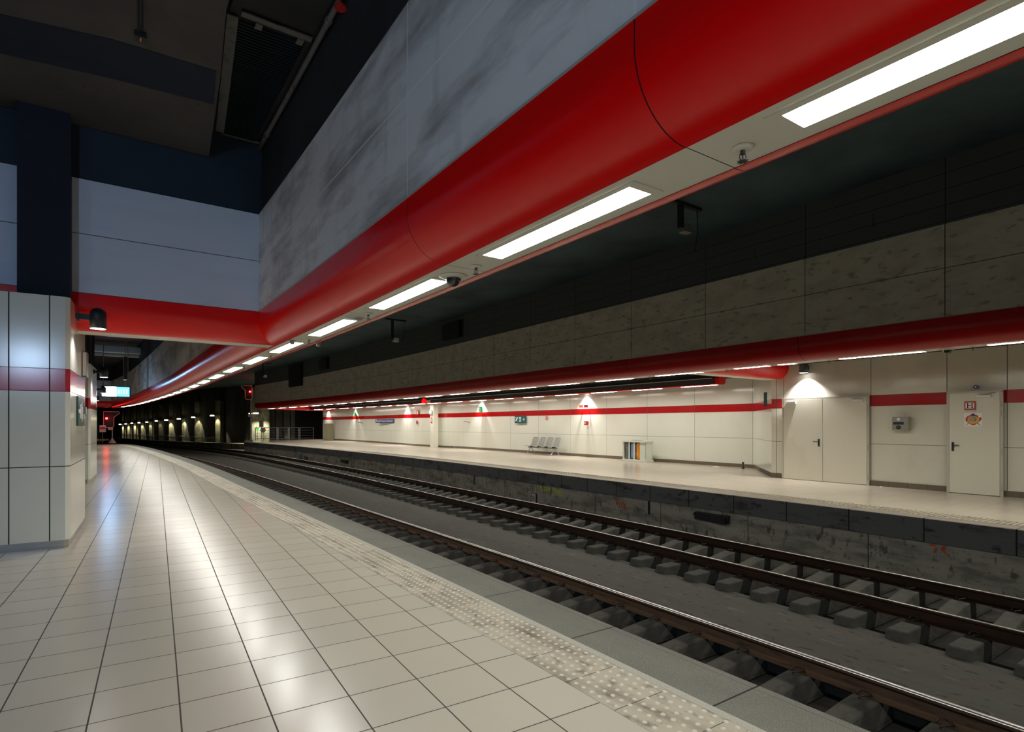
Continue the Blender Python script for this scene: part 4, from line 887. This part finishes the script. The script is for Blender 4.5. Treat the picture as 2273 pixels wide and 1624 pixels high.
# duct and beam under the ceiling beyond the cross beam
t = thing('ceiling_duct', 'pale horizontal duct under the ceiling beyond the cross beam', 'duct', P3(31, -3, 5.2))
x, y, z = PX(262, 776, 30); LP(MB().box((x - t.location.x, y - t.location.y, z - t.location.z), (2.6, .5, .35), heading(31)), 'duct_body', M['galv'], t, bevel=.02)
x, y, z = PX(250, 788, 30.4); LP(MB().box((x - t.location.x, y - t.location.y, z - t.location.z), (2.4, .3, .12), heading(31)), 'lower_tray', M['ltgrey'], t)
x, y, z = PX(278, 818, 24)
t = thing('hanging_lightbox', 'tall narrow dark and red light box hanging beyond the cross beam', 'sign', (x, y, z), heading(24))
LP(MB().box((0, 0, 0), (.12, .7, .95)), 'casing', M['charcoal'], t, bevel=.01); LP(MB().box((-.065, -.3, 0), (.01, .06, .9)), 'lit_edge', M['blue_lit_grey'], t); LP(MB().cyl((0, 0, .47), (0, 0, CEIL - z), .012, n=6), 'rod', M['seat'], t)
# signs on pillar sides
def pside(s): return -3.42 - .056 * (PS[0] + 1.97 - s)
x, y = W(8.82, pside(8.82) + .012)
t = thing('direction_sign', 'dark green direction sign on the side of the nearest pillar', 'sign', (x, y, 1.70), heading(8.8) - .056)
LP(MB().box((0, 0, 0), (.02, .86, .40)), 'sign_board', M['dkteal'], t)
mb = MB(); mb.box((.012, -.3, .0), (.004, .16, .05)); mb.box((.012, -.12, .0), (.004, .1, .2)); mb.box((.012, .06, 0), (.004, .02, .28)); mb.box((.012, .16, -.02), (.004, .06, .18)); mb.box((.012, .3, .02), (.004, .14, .1), .5)
LP(mb, 'symbols', M['signwhite'], t)
x, y = W(9.3, pside(9.3) + .03)
t = thing('sign', 'narrow framed notice high on the side of the nearest pillar', 'sign', (x, y, 2.4), heading(9.3) - .056)
LP(MB().box((0, 0, 0), (.05, .3, .36)), 'frame', M['dkteal'], t); LP(MB().box((0, -.152, 0), (.044, .006, .34)), 'notice_edge', M['signwhite'], t)

# ================================================================== FAR ENDS: signals, fence, tunnel
def signal(label, loc, rz, kx=1., kz=1.):
    t = thing('railway_signal', label, 'signal', loc, rz)
    k = abs(kx); ol = [(-.3, .5), (.3, .5), (.34, .42), (.1, .14), (.1, -.42), (.02, -.5), (-.22, -.5), (-.3, -.42)]
    ol = [(a * kx, b * kz) for a, b in ol]; lx = -.18 * kx
    mb = MB(); mb.prism([(a * .93, b * .93) for a, b in ol], lambda a, b, y: (a, y, b), -.02, .04); LP(mb, 'signal_plate', M['black'], t)
    mb = MB(); mb.tube([(a, -.03, b) for a, b in ol + ol[:2]], .018 * k, 6); LP(mb, 'white_outline', M['signwhite'], t)
    mb = MB(); mb.cyl((lx, -.03, .1), (lx, -.05, .1), .085, n=16); LP(mb, 'red_lamp', M['redlamp'], t)
    mb = MB(); mb.tube([(lx + .11 * math.cos(a), -.09, .1 + .11 * math.sin(a)) for a in [R(q) for q in range(-10, 191, 20)]], .012 * k, 5); LP(mb, 'lamp_hood', M['black'], t)
    return t
x, y, z = PX(247, 931, 46); t = signal('glowing red signal with white outline at the end of the near platform', (x, y, z), R(30), 1.7, 1.3)
LP(MB().cyl((.06, .05, -z), (.06, .05, -.4), .05, n=10), 'post', M['galv'], t); LP(MB().lathe([(.3, 0), (.28, .03), (.1, .3), (.06, .4)], (.06, .05, -z), 12), 'base_cone', M['white'], t)
LP(MB().box((-.05, -.03, -.72), (.34, .03, .24)), 'number_plate', M['signwhite'], t)
l = bpy.data.lights.new('red_glow', 'POINT'); l.energy = 9; l.color = (1, .02, .02); l.shadow_soft_size = .06
lo = bpy.data.objects.new('signal_light', l); C.objects.link(lo); lo.parent = t; lo.location = (-.3, -.9, .1)
x, y, z = PX(548, 871, 55); t = signal('red signal on a tall grey post left of the opposite platform end', (x, y, z), R(25), -1.5, 1.35)
LP(MB().cyl((.35, .1, -z + .0), (.35, .1, .8), .09, n=10), 'post', M['galv'], t); LP(MB().box((.1, .05, -.1), (.6, .06, .08)), 'bracket', M['galv'], t)
LP(MB().box((.35, .0, -2.2), (.5, .2, .3)), 'post_box', M['white'], t)
l = bpy.data.lights.new('red_glow_far', 'POINT'); l.energy = 6; l.color = (1, .02, .02); lo = bpy.data.objects.new('signal_light', l); C.objects.link(lo); lo.parent = t; lo.location = (.27, -.25, .1)
x, y, z = PX(227, 975, 45.8); t = thing('barrier', 'low yellow and black striped board at the end of the near platform', 'barrier', (x - .1, y, 0), heading(52))
for q in range(6): LP(MB().box((-.6 + .2 * q, 0, .27), (.1, .05, .14)), 'yellow_stripe', M['hazard'], t)
LP(MB().box((-.1, .03, .27), (1.3, .04, .16)), 'board', M['black'], t); LP(MB().box((-.1, .03, .1), (.06, .04, .2)), 'leg', M['black'], t)
x, y, z = PX(228, 951, 45.6); t = thing('notice_board', 'white notice with red stripe beside the glowing red signal', 'sign', (x, y, z), heading(52))
LP(MB().box((0, 0, 0), (.42, .03, .55)), 'white_board', M['signwhite'], t); LP(MB().box((0, -.018, .04), (.36, .01, .16)), 'red_stripe', M['redpaint'], t); LP(MB().cyl((0, .03, -z), (0, .03, -.2), .025, n=8), 'post', M['galv'], t)
# fence
A = Vector(PX(567, 976, 55.5)); B = Vector(PX(697, 974, 59.)); A.z = B.z = 0
t = thing('railing', 'low grey steel railing closing the end of the opposite platform', 'railing', tuple(A))
dv = B - A; u = dv.normalized(); ang = math.atan2(u.y, u.x); L = dv.length
fr = [0, .352, .54, .545, .735, 1.0]
for i, q in enumerate((0, .352, .372, .545, .563, .728, .748, .99)):
    p = u * L * q; mb = MB().box((p.x, p.y, .6), (.07, .07, 1.2), ang); LP(mb, 'fence_post', M['galv'], t)
for a, b in ((0, .352), (.372, .545), (.563, .728), (.748, .99)):
    for z, r in ((1.18, .035), (.93, .014), (.65, .014), (.38, .014), (.12, .03)):
        LP(MB().cyl(tuple(u * L * a + Vector((0, 0, z))), tuple(u * L * b + Vector((0, 0, z))), r, n=6), 'fence_rail', M['galv'], t)
x, y, z = PX(584, 954, 54.5); t = thing('prohibition_sign', 'round white no entry for pedestrians sign on a post before the railing', 'sign', (x, y, z), 0)
mb = MB(); mb.lathe([(.25, 0), (.25, .02), (.19, .02)], n=24); mb.v = [(a, -c, b) for a, b, c in mb.v]; LP(mb, 'red_ring', M['redpaint'], t)
mb = MB(); mb.lathe([(.19, 0), (.19, .022), (.004, .022)], n=24); mb.v = [(a, -c, b) for a, b, c in mb.v]; LP(mb, 'white_disc', M['signwhite'], t)
mb = MB(); mb.box((0, -.026, -.02), (.07, .006, .16)); mb.box((0, -.026, .09), (.05, .006, .05)); LP(mb, 'figure', M['inkblack'], t); LP(MB().cyl((0, .03, -z), (0, .03, -.2), .03, n=8), 'post', M['galv'], t)
x, y, z = PX(580, 940, 58); t = thing('warning_notice', 'white rectangular notice with red lines before the lit concrete wall', 'sign', (x, y, z), 0)
LP(MB().box((0, 0, 0), (.44, .03, .66)), 'board', M['signwhite'], t)
for q in (.24, -.24): LP(MB().box((0, -.02, q), (.38, .01, .07)), 'red_line', M['redpaint'], t)
LP(MB().box((0, -.02, 0), (.06, .01, .2)), 'red_mark', M['redpaint'], t)
LP(MB().cyl((0, .03, -z), (0, .03, -.3), .03, n=8), 'post', M['galv'], t)
x, y, z = PX(571, 951, 57); t = thing('exit_sign', 'small green lit sign at the left end of the railing', 'exit sign', (x, y, z), 0)
mg = mat('lit_green_sign', (1, 1, 1), emis=((.02, .8, .1), 1.2)); LP(MB().box((0, 0, 0), (.3, .05, .22)), 'green_face', mg, t); LP(MB().cyl((0, .03, -z), (0, .03, 0), .02, n=6), 'post', M['galv'], t)
# end walls behind the railing
def pbox(name, label, cat, x0, x1, ytop, ybot, Y, th_, m, kind=None):
    a = PX(x0, ytop, Y); b = PX(x1, ybot, Y); mb = MB(); mb.box(((a[0] + b[0]) / 2, Y + th_ / 2, (a[2] + b[2]) / 2), (b[0] - a[0], th_, a[2] - b[2]))
    o = mb.build(name, m)
    if kind: o['kind'] = kind
    else: tag(o, label, cat)
    return o
pbox('wall_end_dark', '', '', 655, 760, 700, 1000, 63, .5, M['black_wall'], 'structure')
pbox('wall_end_grey', '', '', 590, 662, 700, 1000, 64, .5, M['tunnel_dark'], 'structure')
pbox('wall_end_lit', '', '', 556, 598, 860, 1000, 62, .5, M['tunnel'], 'structure')
for i, (a, b) in enumerate(((598, 610), (613, 626), (630, 643), (646, 657))):
    pbox('wall_pilaster_%s' % 'abcd'[i], '', '', a, b, 700, 1000, 63.6, .4, M['end_wall'], 'structure')
# tunnel wall with lit pilasters
TL = [(471, 922.3, 66), (429, 926, 69.5), (397, 929.4, 73), (369, 932, 76.5), (347, 934, 80), (326, 936.4, 83.5), (308.6, 938, 87), (292.6, 939, 90.5), (279, 940.4, 94), (266.6, 941.4, 97.5)]
wp = [(562, 62.4), (530, 65), (486, 67.5)] + [(a + 8, Y + 1.0) for a, _, Y in TL] + [(240, 104)]
mb = MB(); vs = []
for a, Y in wp: p = PX(a, 941.5, Y); vs += [(p[0], p[1], ZB - 1), (p[0], p[1], 7.5)]
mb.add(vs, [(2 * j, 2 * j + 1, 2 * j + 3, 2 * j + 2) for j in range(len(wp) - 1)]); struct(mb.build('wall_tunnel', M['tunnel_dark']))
a, b = Vector(PX(240, 941.5, 104)), Vector(PX(60, 941.5, 60)); mb = MB(); mb.add([(a.x, a.y, -2), (a.x, a.y, 7), (b.x, b.y, 7), (b.x, b.y, -2)], [(0, 1, 2, 3)]); struct(mb.build('wall_tunnel_left', M['tunnel_dark']))
mb = MB(); vs = []
for a, Y in ((547, 60), (470, 63), (410, 66), (330, 73), (260, 84)):
    p = PX(a, 941.5, Y); q = Vector((p[0], p[1], 0)); vs += [tuple(q + Vector((0, 0, -1.2))), tuple(q + Vector((0, 0, -.54))), tuple(q * 1.045 + Vector((0, 0, -.54))), tuple(q * 1.045 + Vector((0, 0, -1.2)))]
mb.add(vs, [(4 * j + i, 4 * j + i + 1, 4 * j + i + 5, 4 * j + i + 4) for j in range(4) for i in range(3)]); struct(mb.build('floor_tunnel_walkway', M['tunnel']))
wds = [(477, 488), (431, 449), (403, 414), (374, 383), (351, 359), (330, 337), (312, 318), (296, 301), (282, 287), (270, 274)]
for k, ((lx, ly, Y), (p0, p1)) in enumerate(zip(TL, wds)):
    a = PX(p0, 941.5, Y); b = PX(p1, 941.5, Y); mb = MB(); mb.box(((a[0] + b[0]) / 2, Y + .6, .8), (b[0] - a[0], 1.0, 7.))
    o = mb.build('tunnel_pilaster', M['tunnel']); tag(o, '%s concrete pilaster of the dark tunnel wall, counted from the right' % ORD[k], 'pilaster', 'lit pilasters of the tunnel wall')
    q = PX(lx, ly, Y - .5); t = thing('bulkhead_lamp', '%s small lit lamp on the tunnel wall, counted from the right' % ORD[k], 'lamp', q, 0, 'lamps along the tunnel wall')
    wd = .3 if k < 4 else .22; LP(MB().box((0, 0, 0), (wd * 1.4, .12, .12)), 'lit_lens', M['bulk'], t); LP(MB().box((0, .1, .05), (wd * 1.5, .1, .14)), 'lamp_housing', M['black'], t)
    LP(MB().box((.2, .5, .05), (.06, 1.0, .05)), 'bracket', M['black'], t)
    l = bpy.data.lights.new('tunnel_spot', 'SPOT'); l.energy = 420; l.spot_size = R(60); l.spot_blend = .5; l.color = (1, .9, .6); l.shadow_soft_size = .05
    lo = bpy.data.objects.new('tunnel_lamp_light', l); C.objects.link(lo); lo.parent = t; wx = ((a[0] + b[0]) / 2 - q[0]); lo.location = (wx, .35, .05)
t = thing('cable_bundle', 'sagging cables running low along the dark tunnel wall', 'cables', PX(471, 941.5, 65))
for h_, r_ in ((.05, .03), (-.12, .05), (-.3, .035)):
    pts = []
    for k in range(len(TL) * 4 - 3):
        i, f = divmod(k, 4); a, b = TL[i], TL[min(i + 1, len(TL) - 1)]; x_ = a[0] + (b[0] - a[0]) * f / 4; Y_ = a[2] + (b[2] - a[2]) * f / 4 - .25; q = PX(x_ + 4, 941.5, Y_); pts.append((q[0], q[1], h_ - .12 * math.sin(math.pi * f / 4)))
    mb = MB(); mb.tube(pts, r_, 5); mb.build('cable', M['seat'], t)
# twin lamps lighting the concrete beside the tall signal
for k, (lx, ly, lab) in enumerate(((556, 918, 'small lit lamp left of the lit concrete wall by the railing'), (568, 917, 'bright lit lamp on the lit concrete wall by the railing'))):
    q = PX(lx, ly, 60.8); t = thing('bulkhead_lamp', lab, 'lamp', q, 0); LP(MB().box((0, 0, 0), (.5 if k else .3, .14, .13)), 'lit_lens', M['bulk'], t); LP(MB().box((0, .1, .08), (.4, .1, .1)), 'lamp_housing', M['black'], t); LP(MB().box((0, .68, .08), (.06, 1.15, .06)), 'bracket', M['black'], t)
    l = bpy.data.lights.new('end_spot', 'SPOT'); l.energy = 500; l.spot_size = R(120); l.spot_blend = .6; l.color = (1, .95, .75)
    lo = bpy.data.objects.new('end_lamp_light', l); C.objects.link(lo); lo.parent = t; lo.location = (.2, .1, -.1)
